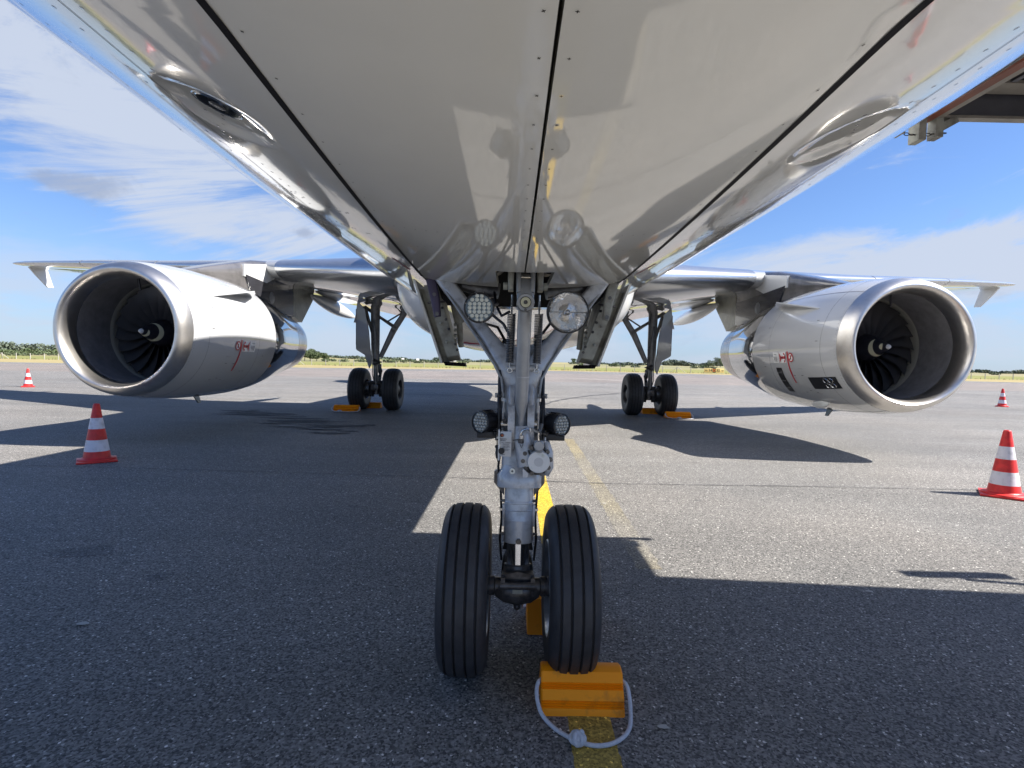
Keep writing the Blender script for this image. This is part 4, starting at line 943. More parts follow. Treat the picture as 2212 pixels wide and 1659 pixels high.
# ---- main landing gear
def main_gear(s):
    Yg=12.64
    def q(x,y,Y=Yg): # left-leg crop coords mirrored for the right leg
        p=c6(x,y,Y); return Vector((p.x if s<0 else -p.x,p.y,p.z))
    g=MB()
    g.beam([q(712,240),q(712,560),q(712,760),q(715,880)],[.25,.24,.22,.20],[.26,.24,.22,.2],p=2.2); g.beam([q(715,870),q(715,1000),q(716,1080)],[.125,.125,.13],[.15,.15,.16],p=2)
    for y_ in (660,740): g.beam([q(712,y_),q(712,y_+12)],[.24,.24],[.26,.26],p=2)
    mg=g.build('main_landing_gear',Mt['mgear'],AC)
    b=MB(); b.cyl(q(560,1120)-Vector((0,0,0)),q(870,1120),.07); b.cyl((s*3.795,Yg,.42),(s*3.795,Yg,.75),.10)
    for dx in (-.16,-.1,.1,.16): b.cyl((s*3.795+dx,Yg,.36),(s*3.795+dx*.8,Yg-.05,.80),.035,seg=8)
    for ss in (-1,1):
        b.lathe([(.10,-.03),(.20,-.02),(.21,.10),(.12,.11)],(s*3.795+ss*.19,Yg,.575),(ss,0,0),20)
        for k in range(6):
            a=PI*k/3; b.cyl((s*3.795+ss*.17,Yg+.13*math.cos(a),.575+.13*math.sin(a)),(s*3.795+ss*.25,Yg+.13*math.cos(a),.575+.13*math.sin(a)),.03,seg=8)
    b.box((s*3.795,Yg-.16,.62),(.2,.12,.16),bev=.02); b.build('axle_and_brakes',Mt['geardark'],mg)
    b=MB(); b.beam([q(1015,345),q(905,510),q(765,800)],[.15,.17,.12],[.12,.14,.10]); b.cyl(q(890,495),q(930,520),.11); b.build('side_strut',Mt['mgear'],mg)
    b=MB(); b.tube([q(610,285),q(780,400),q(900,480)],[.05,.04,.05],8); b.tube([q(985,342),q(845,425)],.022,8); b.beam([q(600,270),q(650,440),q(700,640)],[.10,.08,.05],[.08,.07,.05]); b.build('lock_stay',Mt['mgear'],mg)
    b=MB()
    for k,(a0,a1) in enumerate([((735,290),(745,850)),((690,420),(680,980)),((700,420),(760,900))]):
        b.tube([q(*a0,Yg-.14),q((a0[0]+a1[0])/2+8,(a0[1]+a1[1])/2,Yg-.15),q(*a1,Yg-.12),q(a1[0]+15,a1[1]+60,Yg-.15)],.012,6)
    b.tube([q(760,900,Yg-.1),q(775,940,Yg-.15),q(758,1000,Yg-.1)],.03,6); b.tube([q(700,830,Yg-.15),q(770,850,Yg-.18),q(700,870,Yg-.15)],.045,8)
    b.build('hydraulic_hoses',Mt['geardark'],mg)
    # torque links (aft)
    b=MB(); b.beam([(s*3.795,Yg+.12,1.25),(s*3.795,Yg+.42,.98),(s*3.795,Yg+.1,.70)],[.2,.08,.2],[.05,.05,.05]); b.build('torque_link',Mt['mgear'],mg)
    # leg door outboard, slightly bowed
    b=MB(); pts=[(525,215),(600,300),(640,520),(655,700),(668,800),(668,872),(645,915),(622,840),(600,775),(517,725),(508,660),(515,300)]
    P3=[q(x_,y_,Yg-.35) for x_,y_ in pts]; b.prism(P3,(0,.06,0)); 
    b.prism([q(515,330,Yg-.2),q(486,440,Yg-.2),q(500,436,Yg-.2),q(522,380,Yg-.2)],(0,.9,0))
    b.prism([q(508,300,Yg-.35),q(518,300,Yg-.35),q(520,725,Yg-.35),q(510,715,Yg-.35)],(0,1.2,0))
    b.build('gear_leg_door',Mt['wing'],mg,ang=20)
    # wheels
    for ss in (-1,1):
        wx=s*3.795+ss*.463
        b=MB(); b.lathe([(.40,.0)],(0,0,0)) if False else None
        pr=[(.27,-.19),(.33,-.195),(.43,-.213),(.51,-.205),(.555,-.165),(.577,-.10),(.583,-.03),(.584,0),(.583,.03),(.577,.10),(.555,.165),(.51,.205),(.43,.213),(.33,.195),(.27,.19)]
        rings=[]
        for r,h in pr:
            rings.append([(wx+h,Yg+r*math.cos(2*PI*k/64),max(.003,.570+r*math.sin(2*PI*k/64))) for k in range(64)])
        b.loft(rings,False); wh=b.build('main_wheel',Mt['tyre'],mg,ang=50)
        b=MB()
        for h in (-.115,-.04,.04,.115):
            r={.115:.5755,.04:.5835}[abs(h)]; b.lathe([(r,h-.006),(r+.0012,h-.005),(r+.0012,h+.005),(r,h+.006)],(wx,Yg,.570),(1,0,0),64)
        b.build('tread_grooves',Mt['groove'],wh)
        for fs in (-1,1):
            b=MB(); b.lathe([(.272,.165),(.285,.19),(.275,.20),(.255,.17),(.24,.10),(.13,.10),(.12,.15),(.06,.17),(0,.17)],(wx,Yg,.57),(fs,0,0),32)
            b.build('rim',Mt['rimdark'],wh)
            b=MB()
            for k in range(9): a=2*PI*k/9; b.cyl((wx+fs*.10,Yg+.185*math.cos(a),.57+.185*math.sin(a)),(wx+fs*.125,Yg+.185*math.cos(a),.57+.185*math.sin(a)),.03,seg=10)
            b.build('rim_bolts',Mt['geardark'],wh)
    return mg
for s in (-1,1): main_gear(s)
# ---- aft nose gear doors (hanging open)
def aft_door(s):
    X=lambda z:.515-(1.75-z)*.30
    def pt(y,z,dx=0): return Vector((s*(X(z)+dx),y,z))
    b=MB(); b.prism([pt(.44,1.80,.03),pt(.60,1.365,.03),pt(1.20,1.36,.03),pt(1.33,1.80,.03)],(s*.012,0,0)); d=b.build('open_bay_door',Mt['belly'],AC,smooth=False)
    b=MB(); w_=.085
    b.prism([pt(.445,1.77,-.005),pt(.60,1.40,-.005),pt(.66,1.375,-.005),pt(.52,1.77,-.005)],(-s*w_*.75,0,.01))
    b.prism([pt(.53,1.765,.028),pt(.67,1.37,.028),pt(.70,1.37,.028),pt(.57,1.765,.028)],(-s*.03,0,0))
    for z in (1.68,1.58,1.48): b.box(pt(.46+(1.77-z)*.38,z,-.03),(.012,.05,.012))
    b.prism([pt(.66,1.40,-.005),pt(1.18,1.38,-.005),pt(1.28,1.77,-.005),pt(.54,1.77,-.005)],(-s*.02,0,0))
    b.build('door_frame',Mt['gearold'],d,smooth=False)
    b=MB(); b.prism([pt(.575,1.372,.02),pt(.60,1.352,.02),pt(.68,1.352,.02),pt(.67,1.372,.02)],(-s*.115,0,-.004))
    for k in range(6): b.ball(pt(.58,1.365,.012-k*.02),.006)
    b.build('door_end_seal',Mt['seal'],d)
    b=MB(); b.tube([pt(.47,1.69,-.09),pt(.45,1.685,-.05),pt(.45,1.68,.0)],.006,6)
    b.build('door_tie_rod',Mt['geardark'],d)
    for z in (1.66,1.60,1.55,1.47,1.44): b=MB(); b.ball(pt(.455+(1.77-z)*.38,z,-.075+.01*(z>1.5)),.008); b.build('door_fastener',Mt['geardark'],d)
    b=MB(); b.beam([pt(.42,1.80,-.055),pt(.42,1.70,-.05),pt(.42,1.605,-.035)],[.052,.05,.036],[.022,.022,.022]); b.build('hinge_arm',Mt['purple'] if s<0 else Mt['gearold'],d)
    b=MB(); b.cyl(pt(.404,1.62,-.036),pt(.44,1.62,-.036),.011); b.cyl(pt(.404,1.72,-.052),pt(.44,1.72,-.052),.009); b.build('hinge_bolts',Mt['geardark'],d)
    b=MB(); b.cyl(pt(.62,1.70,-.14),pt(.66,1.60,-.125),.036,.030); b.cyl(pt(.655,1.61,-.126),pt(.70,1.46,-.09),.018,.016)
    for k in range(5): b.ball(pt(.62,1.58-.03*k,-.10+.008*k),.010)
    b.build('door_actuator',Mt['gearold'],d)
for s in (-1,1): aft_door(s)
# ---- nose landing gear
ng_y=lambda z: .155*(z-.37)
b=MB()
def cen(z,dy=0): return Vector((0,ng_y(z)+dy,z))
# central casting
b.beam([cen(1.44,.02),cen(1.34,.01),cen(1.27),cen(1.18),cen(1.05),cen(.93),cen(.905)],[.10,.135,.185,.182,.170,.166,.168],[.09,.13,.17,.18,.18,.18,.18],p=2.6,seg=28)
b.beam([cen(.96),cen(.90),cen(.875),cen(.86),cen(.815),cen(.805)],[.165,.166,.185,.206,.206,.198],[.17,.17,.19,.205,.205,.2],p=2.2,seg=32)
ng=b.build('nose_landing_gear',Mt['gear'],AC,ang=40)
def ngpart(name,m,fn,parent=None,ang=35,smooth=True):
    q=MB(); fn(q); return q.build(name,Mt[m] if isinstance(m,str) else m,parent or ng,ang=ang,smooth=smooth)
for s in (-1,1):
    pts=[(300,110,.46),(424,290,.38),(538,440,.33),(655,600,.27),(765,740,.21),(850,865,.16),(925,985,.14),(975,1090,.13)]
    def arm(q):
        P3=[]
        for x,y,Y in pts:
            p=cA(x,y,Y); P3.append(Vector((p.x-(.003) if s<0 else -(p.x-.003),p.y,p.z)))
        q.beam(P3,[.085,.080,.072,.070,.078,.092,.11,.12],[.09,.09,.10,.11,.13,.15,.16,.15],dirw=(1,0,.72*(1 if s<0 else -1)),p=3.5,seg=24)
    ngpart('side_brace',"gear",arm,ang=50)
    def lipf(q):
        P3=[]
        for x,y,Y in [(290,180,.43),(372,300,.36),(480,460,.27),(600,640,.20),(700,790,.13),(790,930,.09),(842,1040,.075),(852,1160,.07)]:
            p=cA(x,y,Y); P3.append(Vector((p.x if s<0 else -p.x,p.y,p.z)))
        q.beam(P3,[.014]*8,[.03]*8,dirw=(1,0,.72*(1 if s<0 else -1)))
    ngpart('brace_flange',"strut",lipf)
    def web(q):
        p=[cA(x,y,.20) for x,y in [(700,700),(760,730),(850,755),(880,740),(960,760),(960,960),(850,900),(760,830)]]
        p=[Vector((a.x if s<0 else -a.x,a.y,a.z)) for a in p]; q.prism(p,(0,.07,0))
    ngpart('brace_web',"gear",web)
    def up(q):
        q.beam([Vector((s*.40,.42,1.80)),Vector((s*.25,.40,1.765)),Vector((s*.12,.38,1.74))],[.05,.05,.06],[.08,.08,.08],dirw=(0,1,0)); q.ball((s*.36,.40,1.76),.055)
    ngpart('upper_fitting','geardark',up)
# lug pair carrying the drag strut
YL=.0
def lugs(q):
    for x0,x1 in ((.028,.058),(-.058,-.028)):
        pr=[(.075+.0,1.215),(.0,1.20),(-.035,1.17),(-.045,1.12),(-.035,1.03),(-.0,.985),(.06,.96)]
        q.prism([(x0,y,z) for y,z in pr],(x1-x0,0,0))
        q.beam([(0.5*(x0+x1),.055,1.26),(0.5*(x0+x1),.02,1.20),(0.5*(x0+x1),.0,1.13)],[.03,.032,.03],[.06,.06,.06])
ngpart('lug_pair','gear',lugs,ang=40)
for _a,_b in ((-.088,-.058),(.058,.07)): ngpart('lug_pin','steel',lambda q:q.cyl((_a,-.012,1.105),(_b,-.012,1.105),.020))
ngpart('lug_pin_nut','geardark',lambda q:q.cyl((-.076,-.030,1.118),(-.060,-.034,1.118),.014,seg=6))
# drag strut
def ds(q):
    q.tube([(.008,-.115,1.665),(.006,-.11,1.60),(.004,-.10,1.55),(.002,-.085,1.42),(.001,-.065,1.30),(0,-.05,1.22)],[.026,.029,.0295,.0295,.029,.0285],24)
    q.beam([(0,-.052,1.235),(0,-.045,1.205),(0,-.035,1.175),(0,-.025,1.14),(0,-.015,1.09),(0,-.012,1.075)],[.056,.056,.044,.030,.028,.018],[.056,.056,.054,.05,.05,.04],p=2.6)
drag=ngpart('drag_strut','strut',ds)
ngpart('strut_collars','gear',lambda q:[q.tube([(.004,-.0985,z),(.004,-.0980,z-.004)],.0303,24) for z in (1.548,)]+[q.tube([(.0015,-.068,1.318),(.0015,-.0675,1.314)],.0300,24)],drag)
eye=at(1135,655,-.15)
ngpart('strut_head','strut',lambda q:(q.lathe([(.0,-.035),(.034,-.035),(.037,-.030),(.037,.03),(.03,.035)],eye,(0,1,0),32),q.beam([eye+Vector((0,.02,0)),eye+Vector((0,.03,.05)),eye+Vector((0,.05,.09))],[.07,.075,.08],[.06,.06,.06])),drag)
ngpart('strut_bearing','steel',lambda q:q.lathe([(.013,-.002),(.021,-.002),(.023,0),(.023,.003)],eye-Vector((0,.037,0)),(0,-1,0),28),drag)
ngpart('bearing_face','cream',lambda q:q.lathe([(.006,0),(.0205,.0),(.0205,-.001)],eye-Vector((0,.038,0)),(0,-1,0),28),drag)
ngpart('bearing_core','geardark',lambda q:q.ball(eye-Vector((0,.036,0)),.009),drag)
ngpart('grease_nipple','geardark',lambda q:q.ball(eye+Vector((0,-.033,-.030)),.006),drag)
# clevis in the door notch
ex=eye.x
def clev(q):
    for a in (-1,1):
        q.beam([(ex+a*.031,-.10,1.80),(ex+a*.030,-.12,1.72),(ex+a*.027,-.13,1.665)],[.022,.020,.024],[.05,.055,.05])
    q.box((ex,-.10,1.668),(.062,.05,.016),bev=.004)
ngpart('clevis','strut',clev,drag)
ngpart('clevis_pin','steel',lambda q:(q.cyl((ex-.028,-.10,1.705),(ex+.028,-.10,1.705),.014),q.box((ex,-.085,1.745),(.046,.03,.014))),drag)
def outl(q):
    for a in (-1,1):
        q.beam([(ex+a*.062,-.085,1.86),(ex+a*.062,-.10,1.74),(ex+a*.062,-.105,1.678)],[.026,.027,.022],[.05,.06,.05],p=5); q.cyl((ex+a*.076,-.09,1.70),(ex+a*.094,-.09,1.70),.016)
ngpart('bay_hinge_lug','gearold',outl)
# centring springs
for a in (-1,1):
    def spring(q):
        p0=at(1142+a*0-0,0,0) ; x=.008+a*.0585; pts=[]; z0,z1=1.585,1.375; N_=30
        yy=lambda z:-.075+.03*(1.585-z)/.21
        for i in range(N_*14+1):
            t=i/(N_*14); an=2*PI*i/14; z=z0+(z1-z0)*t; xx=x-a*.0+(-.004*t); r=.0165
            pts.append((xx+r*math.cos(an),yy(z)+r*math.sin(an),z))
        q.tube(pts,.0028,6)
    ngpart('tension_spring','spring',spring,ang=80)
    def hook(q):
        x=.008+a*.0585; q.tube([(x,-.075,1.585),(x,-.078,1.61),(x+a*.001,-.08,1.665)],.0042,8)
        x=x-.004; q.tube([(x,-.045,1.375),(x,-.045,1.350)],.004,8); q.tube([(x+.010*math.cos(u),-.046,1.341+.010*math.sin(u)) for u in [2*PI*k/12 for k in range(12)]],.0032,6,closed=True)
    ngpart('spring_hook','steel',hook)
ngpart('spring_anchor_bar','gear',lambda q:(q.cyl((-.070,-.035,1.352),(.072,-.035,1.352),.009),q.cyl((-.055,-.035,1.352),(-.028,-.035,1.352),.014),q.cyl((.03,-.035,1.352),(.055,-.035,1.352),.014)))
# upper lamps
def ledlamp(name,c,ax,r,depth,rows_,parent,foot=False):
    ax=Vector(ax).normalized(); root=MB()
    root.lathe([(0,-depth),(r*.75,-depth),(r*.98,-depth*.8),(r,-.012),(r*1.06,-.006),(r*1.06,.004),(r*.93,.006),(r*.93,.001)],c,ax,40)
    e1=ax.cross(Vector((0,0,1))).normalized(); e2=e1.cross(ax).normalized()
    if not foot:
        for k in range(14): pass
    h=root.build(name,Mt['black'],parent)
    q=MB(); q.lathe([(0,.0),(r*.94,.0),(r*.94,-.001)],c,ax,36); q.build('lamp_face',Mt['ledpcb'],h)
    q=MB(); sp_=2*r*.92/(len(rows_)+.1); lr=r*.148
    for j,nn in enumerate(rows_):
        for i in range(nn):
            p=c+e1*((i-(nn-1)/2)*r*.325)+e2*((j-(len(rows_)-1)/2)*r*.272)+ax*.001
            rings=[[p+(e1*math.cos(2*PI*k/12)+e2*math.sin(2*PI*k/12))*lr*rr+ax*hh*lr for k in range(12)] for rr,hh in ((1,0),(.92,.32),(.62,.62),(.25,.72))]; q.loft(rings)
    q.build('led_lenses',Mt['led'] if not foot else Mt['ledgrey'],h,ang=60)
    q=MB()
    for k in range(6): a_=2*PI*k/6+.3; q.ball(c+(e1*math.cos(a_)+e2*math.sin(a_))*r*.99+ax*.004,r*.055,seg=8)
    q.build('bezel_screws',Mt['steel'],h)
    return h
Mt['ledgrey']=mat('led_cluster_glass',(.50,.52,.50),.10,.2,.8,.5,60,bump=.002,bsc=200)
cl=cA(657,452,-.20); ledlamp('taxi_lamp',cl,(.02,-1,-.02),.0590,.05,[2,4,5,5,5,4,2],ng)
# big landing lamp
cr=cA(1392,487,-.26); axr=Vector((.03,-1,-.05)).normalized(); R_=.0800
q=MB(); q.lathe([(R_*.98,-.002),(R_*1.05,.002),(R_*1.06,-.004),(R_*1.03,-.016),(R_*.99,-.03),(R_*.7,-.075),(.02,-.095),(0,-.095)],cr,axr,56); bl=q.build('landing_lamp',Mt['rimdark'],ng)
q=MB(); q.recalc=False; q.lathe([(R_*.985,-.004),(R_*.9,-.022),(R_*.7,-.046),(R_*.45,-.064),(R_*.2,-.073),(.006,-.075)],cr,axr,56); q.build('reflector',Mt['refl'],bl,ang=70)
q=MB(); q.lathe([(R_*.985,.001),(R_*.8,.009),(R_*.5,.016),(R_*.2,.0195),(0,.020)],cr,axr,56); q.lathe([(R_*.985,-.001),(R_*.8,.006),(R_*.5,.013),(R_*.2,.0165),(0,.017)],cr,axr,56); q.build('lamp_glass',Mt['lens'],bl,ang=70)
q=MB(); q.cyl(cr+axr*-.072,cr+axr*-.03,.010,.008,12); e1=axr.cross(Vector((0,0,1))).normalized(); q.cyl(cr-axr*.03-e1*R_*.85,cr-axr*.03+e1*R_*.85,.0016,seg=6); q.ball(cr-axr*.03,.012); q.build('bulb',Mt['steel'],bl)
def brk(q):
    q.tube([cl+Vector((0,.05,0)),cl+Vector((.0,.12,.05)),cl+Vector((-.03,.35,.10))],.016,10); q.tube([cr+Vector((0,.09,0)),cr+Vector((.02,.25,.05)),cr+Vector((.06,.45,.1))],.02,10); q.box(cl+Vector((0,.02,.062)),(.03,.03,.02)); q.tube([cl+Vector((.056,.01,.01)),cl+Vector((.075,.02,.02))],.006,8)
ngpart('lamp_brackets','geardark',brk)
# hoses curling behind the lamps
def hoses(q):
    for P3 in ([(-.06,.2,1.62),(-.10,.22,1.60),(-.13,.3,1.66),(-.15,.4,1.78)],[(-.055,.2,1.50),(-.09,.2,1.56),(-.16,.28,1.62),(-.3,.6,1.78)],[(.06,.2,1.50),(.10,.2,1.52),(.16,.28,1.60),(.3,.6,1.78)],[(.06,.2,1.46),(.12,.2,1.49),(.2,.22,1.5),(.33,.5,1.7)],[(-.08,.2,1.48),(-.12,.3,1.55),(-.22,.7,1.6),(-.35,1.0,1.75)]):
        q.tube(P3,.007,8)
    q.ball((-.075,.22,1.47),.022); q.ball((.08,.22,1.47),.022)
ngpart('hydraulic_hoses','black',hoses)
# low mounted turn-off lamps on brackets
lc=cB(60,690,-.02); 
for s in (-1,1):
    c=at(1038 if s<0 else 1213.5,911.5 if s<0 else 918,-.035)
    axl=Vector((s*.60,-.80,.0))
    h=ledlamp('turnoff_lamp',c,axl,.0475,.085,[3,4,5,5,4,3],ng,True)
    h2=h
    q=MB(); bc=c-axl.normalized()*.045; q.box(bc+Vector((-s*.0,0,-.058)),(.085,.05,.028),bev=.003); q.build('lamp_foot',Mt['black'],h2)
    q=MB(); q.recalc=False
    e1=axl.normalized().cross(Vector((0,0,1))).normalized(); e2=Vector((0,0,1))
    for k in range(24): 
        a_=2*PI*k/24; d_=(e1*math.cos(a_)+e2*math.sin(a_)); p=bc+d_*.0475; q.add([p-axl.normalized()*.03,p+axl.normalized()*.02,p+axl.normalized()*.02+d_*.004,p-axl.normalized()*.03+d_*.004],[(0,1,2,3)])
    q.build('cooling_fins',Mt['black'],h2,smooth=False)
    def br(q):
        x0=s*.098
        q.box((s*.104,.06,1.085),(.022,.03,.13),bev=.003)
        q.beam([(s*.093,.06,1.20),(s*.098,.055,1.16),(s*.125,.03,1.135),(s*.165,.0,1.125)],[.012]*4,[.03]*4,dirw=(0,0,1))
        q.box((s*.125,.03,1.09),(.008,.06,.10)); q.box((s*.10,.07,1.315-.09),(.04,.012,.022))
    ngpart('lamp_bracket','strut',br)
    def cab(q):
        q.tube([(s*.094,.02,1.225),(s*.100,.0,1.20),(s*.099,-.005,1.12),(s*.094,-.01,1.05),(s*.088,-.03,1.02)],.0075,8)
        q.tube([(s*.100,.05,1.24),(s*.092,.03,1.18),(s*.090,.02,1.10),(s*.094,.03,1.03)],.006,8)
        q.tube([(s*.096,.08,1.34),(s*.099,.07,1.30),(s*.098,.06,1.24),(s*.10,.04,1.20)],.009,8)
        for z in (1.23,1.17,1.09): q.tube([(s*.098,.0,z),(s*.098,0,z-.008)],.011,8)
    ngpart('cables','black',cab)
# placard box
pz0,pz1=cB(0,785,-.03).z,cB(0,1130,-.03).z; bx0,bx1=cB(372,0,-.03).x,cB(530,0,-.03).x; YB=-.055
pn=ngpart('control_panel','nac',lambda q:q.box(((bx0+bx1)/2,YB+.02,(pz0+pz1)/2),(bx1-bx0,.04,pz0-pz1),bev=.003))
ngpart('panel_bracket','blue',lambda q:(q.box((bx0-.005,YB+.01,(pz0+pz1)/2-.004),(.007,.03,(pz0-pz1)*1.22)),q.box((bx0-.008,YB+.02,pz0-.03),(.014,.01,.008))),pn)
amb=Vector((bx0+.0085,YB,pz0-.0165))
ngpart('amber_light','amber',lambda q:q.lathe([(.0065,0),(.0062,.004),(.004,.007),(0,.008)],amb,(0,-1,0),20),pn)
ngpart('amber_light_bezel','geardark',lambda q:q.lathe([(.0066,0),(.0088,.0),(.0088,.002),(.0066,.003)],amb,(0,-1,0),20),pn)
ngpart('knob','black',lambda q:q.cyl((bx0+.007,YB,pz1+.026),(bx0+.007,YB-.01,pz1+.026),.0135),pn)
MX=lambda x,z:Matrix.Translation((x,YB-.001,z))@RX
mxp=(bx0+bx1)/2
text(pn,'panel_text','PARKING\nBRAKE',.0075,Mt['label'],MX(bx0+.013,pz0-.036))
text(pn,'panel_text','A/C  TOWING',.0062,Mt['label'],MX(mxp+.001,pz0-.049))
text(pn,'panel_text','CAUTION',.0066,Mt['label'],MX(mxp+.001,pz0-.064))
text(pn,'panel_text','TOWING',.0040,Mt['label'],MX(bx0+.011,pz0-.0755))
for _z,_w in ((.054,.030),(.0575,.027),(.0685,.034),(.0720,.022),(.0790,.032),(.0825,.026)): ngpart('illegible_print','label',lambda q:[q.box((mxp-.014+_w*(k+.5)/5,YB-.0012,pz0-_z),(_w/5*.72,.0006,.0014)) for k in range(5)],pn)
text(pn,'panel_text','LIGHT',.0060,Mt['label'],MX(bx0+.014,pz1+.009))
ngpart('tow_lever','black',lambda q:(q.tube([(bx0-.012,YB+.02,pz1+.045),(bx0-.014,YB+.01,pz1+.015),(bx0-.013,YB+.01,pz1-.01)],[.005,.007,.004],8),q.ball((bx0-.014,YB+.02,pz1+.04),.009),q.tube([(bx0-.008,YB+.02,pz1-.01),(bx0-.008,YB+.02,pz1-.025)],.004,8),q.tube([(bx0-.036,YB+.04,pz0+.0),(bx0-.03,YB+.02,pz0-.018),(bx0-.014,YB+.02,pz0-.03),(bx0-.012,YB+.02,pz0-.08)],.0025,6)),pn)
# central plate and steering unit
cpx=cB(640,0,-.04).x
ngpart('front_cover','gear',lambda q:(q.beam([cB(655,745,.01),cB(655,900,.0),cB(700,1100,-.005),cB(720,1250,-.005)],[.078,.078,.085,.09],[.11,.13,.14,.14],p=3.5),))
ngpart('pipe_elbow','steel',lambda q:(q.tube([cB(640,880,-.075),cB(640,830,-.08),cB(665,785,-.08),cB(720,770,-.075),cB(765,775,-.07)],[.0065,.0062,.006,.006,.006],10),q.cyl(cB(645,860,-.078),cB(645,905,-.078),.0105),q.cyl(cB(762,755,-.07),cB(768,800,-.07),.008)))
ngpart('wire_loom','wire',lambda q:[q.tube([cB(765,770+o,-.07),cB(820,785+o,-.07),cB(870,812+o*.5,-.06),cB(905,800,-.05),cB(930,730,-.03)],.0028,6) for o in (-8,3,14)])
ngpart('loom_sleeve','geardark',lambda q:(q.cyl(cB(905,800,-.045),cB(935,700,-.035),.0085),q.tube([cB(880,770,-.05),cB(915,830,-.05),cB(905,860,-.05),cB(915,930,-.03)],.006,8),q.tube([cB(940,820,-.03),cB(1000,845,-.02)],.009,8)))
ngpart('plug','geardark',lambda q:(q.cyl(cB(640,905,-.078),cB(638,965,-.078),.0125),q.tube([cB(625,980,-.08),cB(645,1030,-.08),cB(668,980,-.08)],.0018,6),q.tube([cB(530,925,-.06),cB(600,915,-.07)],.0022,6)))
sc_=cB(885,1228,-.10)
su=ngpart('steering_actuator','blue',lambda q:(q.lathe([(.0,.0),(.046,.0),(.0485,-.004),(.0485,-.05),(.052,-.055),(.052,-.07)],sc_,(0,-1,0),44)))
ngpart('actuator_disc','nac',lambda q:q.lathe([(.0,.001),(.0195,.001),(.0198,-.0005)],sc_,(0,-1,0),32),su)
ngpart('actuator_flange','black',lambda q:q.lathe([(.0,.0),(.066,.0),(.068,-.004),(.068,-.012)],sc_+Vector((-.007,.045,.002)),(0,-1,0),40),su)
ngpart('flange_bolts','geardark',lambda q:[q.cyl(sc_+Vector((-.007+.060*math.cos(a),.045,.002+.060*math.sin(a))),sc_+Vector((-.007+.060*math.cos(a),.022,.002+.060*math.sin(a))),.0095,seg=10) for a in [rad(k) for k in (80,115,150,183,216,250,290,330,5,40)]],su)
ngpart('actuator_cap','strut',lambda q:(q.beam([cB(885,1075,-.095),cB(887,1010,-.10),cB(888,935,-.095)],[.030,.046,.040],[.04,.05,.04],p=2.8),q.lathe([(.0,.0),(.019,.0),(.021,-.006)],cB(888,1005,-.128),(0,-1,0),24)),su)
ngpart('side_valve_body','gear',lambda q:(q.beam([cB(990,945,-.02),cB(1000,1000,-.02),cB(1020,1090,-.02),cB(1025,1280,-.02),cB(1000,1350,-.02),cB(985,1400,-.02)],[.030,.034,.040,.042,.032,.028],[.06,.08,.09,.09,.08,.06]),q.cyl(cB(975,945,-.03),cB(973,885,-.03),.005),q.box(cB(970,942,-.03),(.026,.03,.006))),su)
ngpart('grease_plug','led',lambda q:(q.lathe([(.0045,.006),(.0125,.006),(.0125,-.02)],cB(520,1350,-.095),(0,-1,0),24)))
ngpart('grease_plug_core','geardark',lambda q:q.lathe([(0,0),(.0048,.0)],cB(520,1350,-.097),(0,-1,0),16))
ngpart('tab_plate','gear',lambda q:q.prism([cB(665,1310,-.10),cB(740,1385,-.10),cB(735,1425,-.10),cB(712,1440,-.10),cB(662,1435,-.10)],(0,.004,0)))
for _s in (-1,1): ngpart('flange_gusset','geardark',lambda q:q.prism([(_s*.100,.06,.885),(_s*.116,.06,.875),(_s*.116,.06,.825),(_s*.068,.06,.765),(_s*.068,.06,.81)],(0,.03,0)))
# lower cylinder (slight rake) and chrome piston
ax_=(cen(.9)-cen(.5)).normalized()
ngpart('lower_cylinder','gear',lambda q:q.lathe([(.064,.0),(.0655,-.01),(.0655,-.070),(.0675,-.074),(.0675,-.079),(.0655,-.082),(.0655,-.108),(.0675,-.110),(.0655,-.113),(.0665,-.150),(.0675,-.155),(.0665,-.158),(.0672,-.245),(.066,-.252),(.056,-.256)],cen(.812),ax_,44),None,ang=25)
for _s in (-1,1):
    for _z in (.745,.60): ngpart('cylinder_lug','geardark',lambda q:q.cyl((_s*.060,ng_y(_z)-.01,_z),(_s*.086,ng_y(_z)-.012,_z),.008,.004))
    ngpart('side_boss','gear',lambda q:q.box((_s*.069,ng_y(.68),.68),(.012,.03,.10),bev=.003))
ngpart('cylinder_bolt','geardark',lambda q:(q.cyl(cen(.585,-.062),cen(.585,-.080),.0125,seg=6),q.cyl(cen(.585,-.08),cen(.585,-.083),.008)))
ngpart('chrome_piston','piston',lambda q:q.lathe([(.052,0),(.052,-.14)],cen(.565),ax_,40))
ngpart('torque_link','geardark',lambda q:(q.beam([cen(.66,.09),cen(.58,.20),cen(.50,.25)],[.13,.12,.05],[.03,.03,.03]),q.beam([cen(.50,.25),cen(.44,.16),cen(.40,.07)],[.05,.14,.15],[.03,.03,.03]),q.prism([(-.072,.10,.50),(.072,.10,.50),(.06,.08,.56),(-.06,.08,.56)],(0,.01,0))))
def yoke(q):
    q.lathe([(.052,.03),(.062,.025),(.066,.0),(.060,-.03),(.055,-.06)],cen(.44),ax_,36)
    q.cyl((-.19,0,.37),(.19,0,.37),.038,seg=28)
    for s in (-1,1): q.lathe([(.038,.10),(.043,.105),(.043,.125),(.040,.128),(.040,.135),(.043,.138),(.043,.16)],(0,0,.37),(s,0,0),28)
    q.beam([(-.085,0,.365),(-.05,-.005,.352),(0,-.006,.346),(.05,-.005,.352),(.085,0,.365)],[.085,.105,.115,.105,.085],[.085,.10,.11,.10,.085],dirw=(0,0,1),p=2.2,seg=24)
    q.box((0,-.045,.425),(.146,.04,.035),bev=.006); q.ball((0,-.02,.285),.017)
    q.prism([(-.07,-.07,.447),(0,-.075,.462),(.07,-.07,.447),(.07,-.07,.437),(0,-.075,.442),(-.07,-.07,.437)],(0,.05,0))


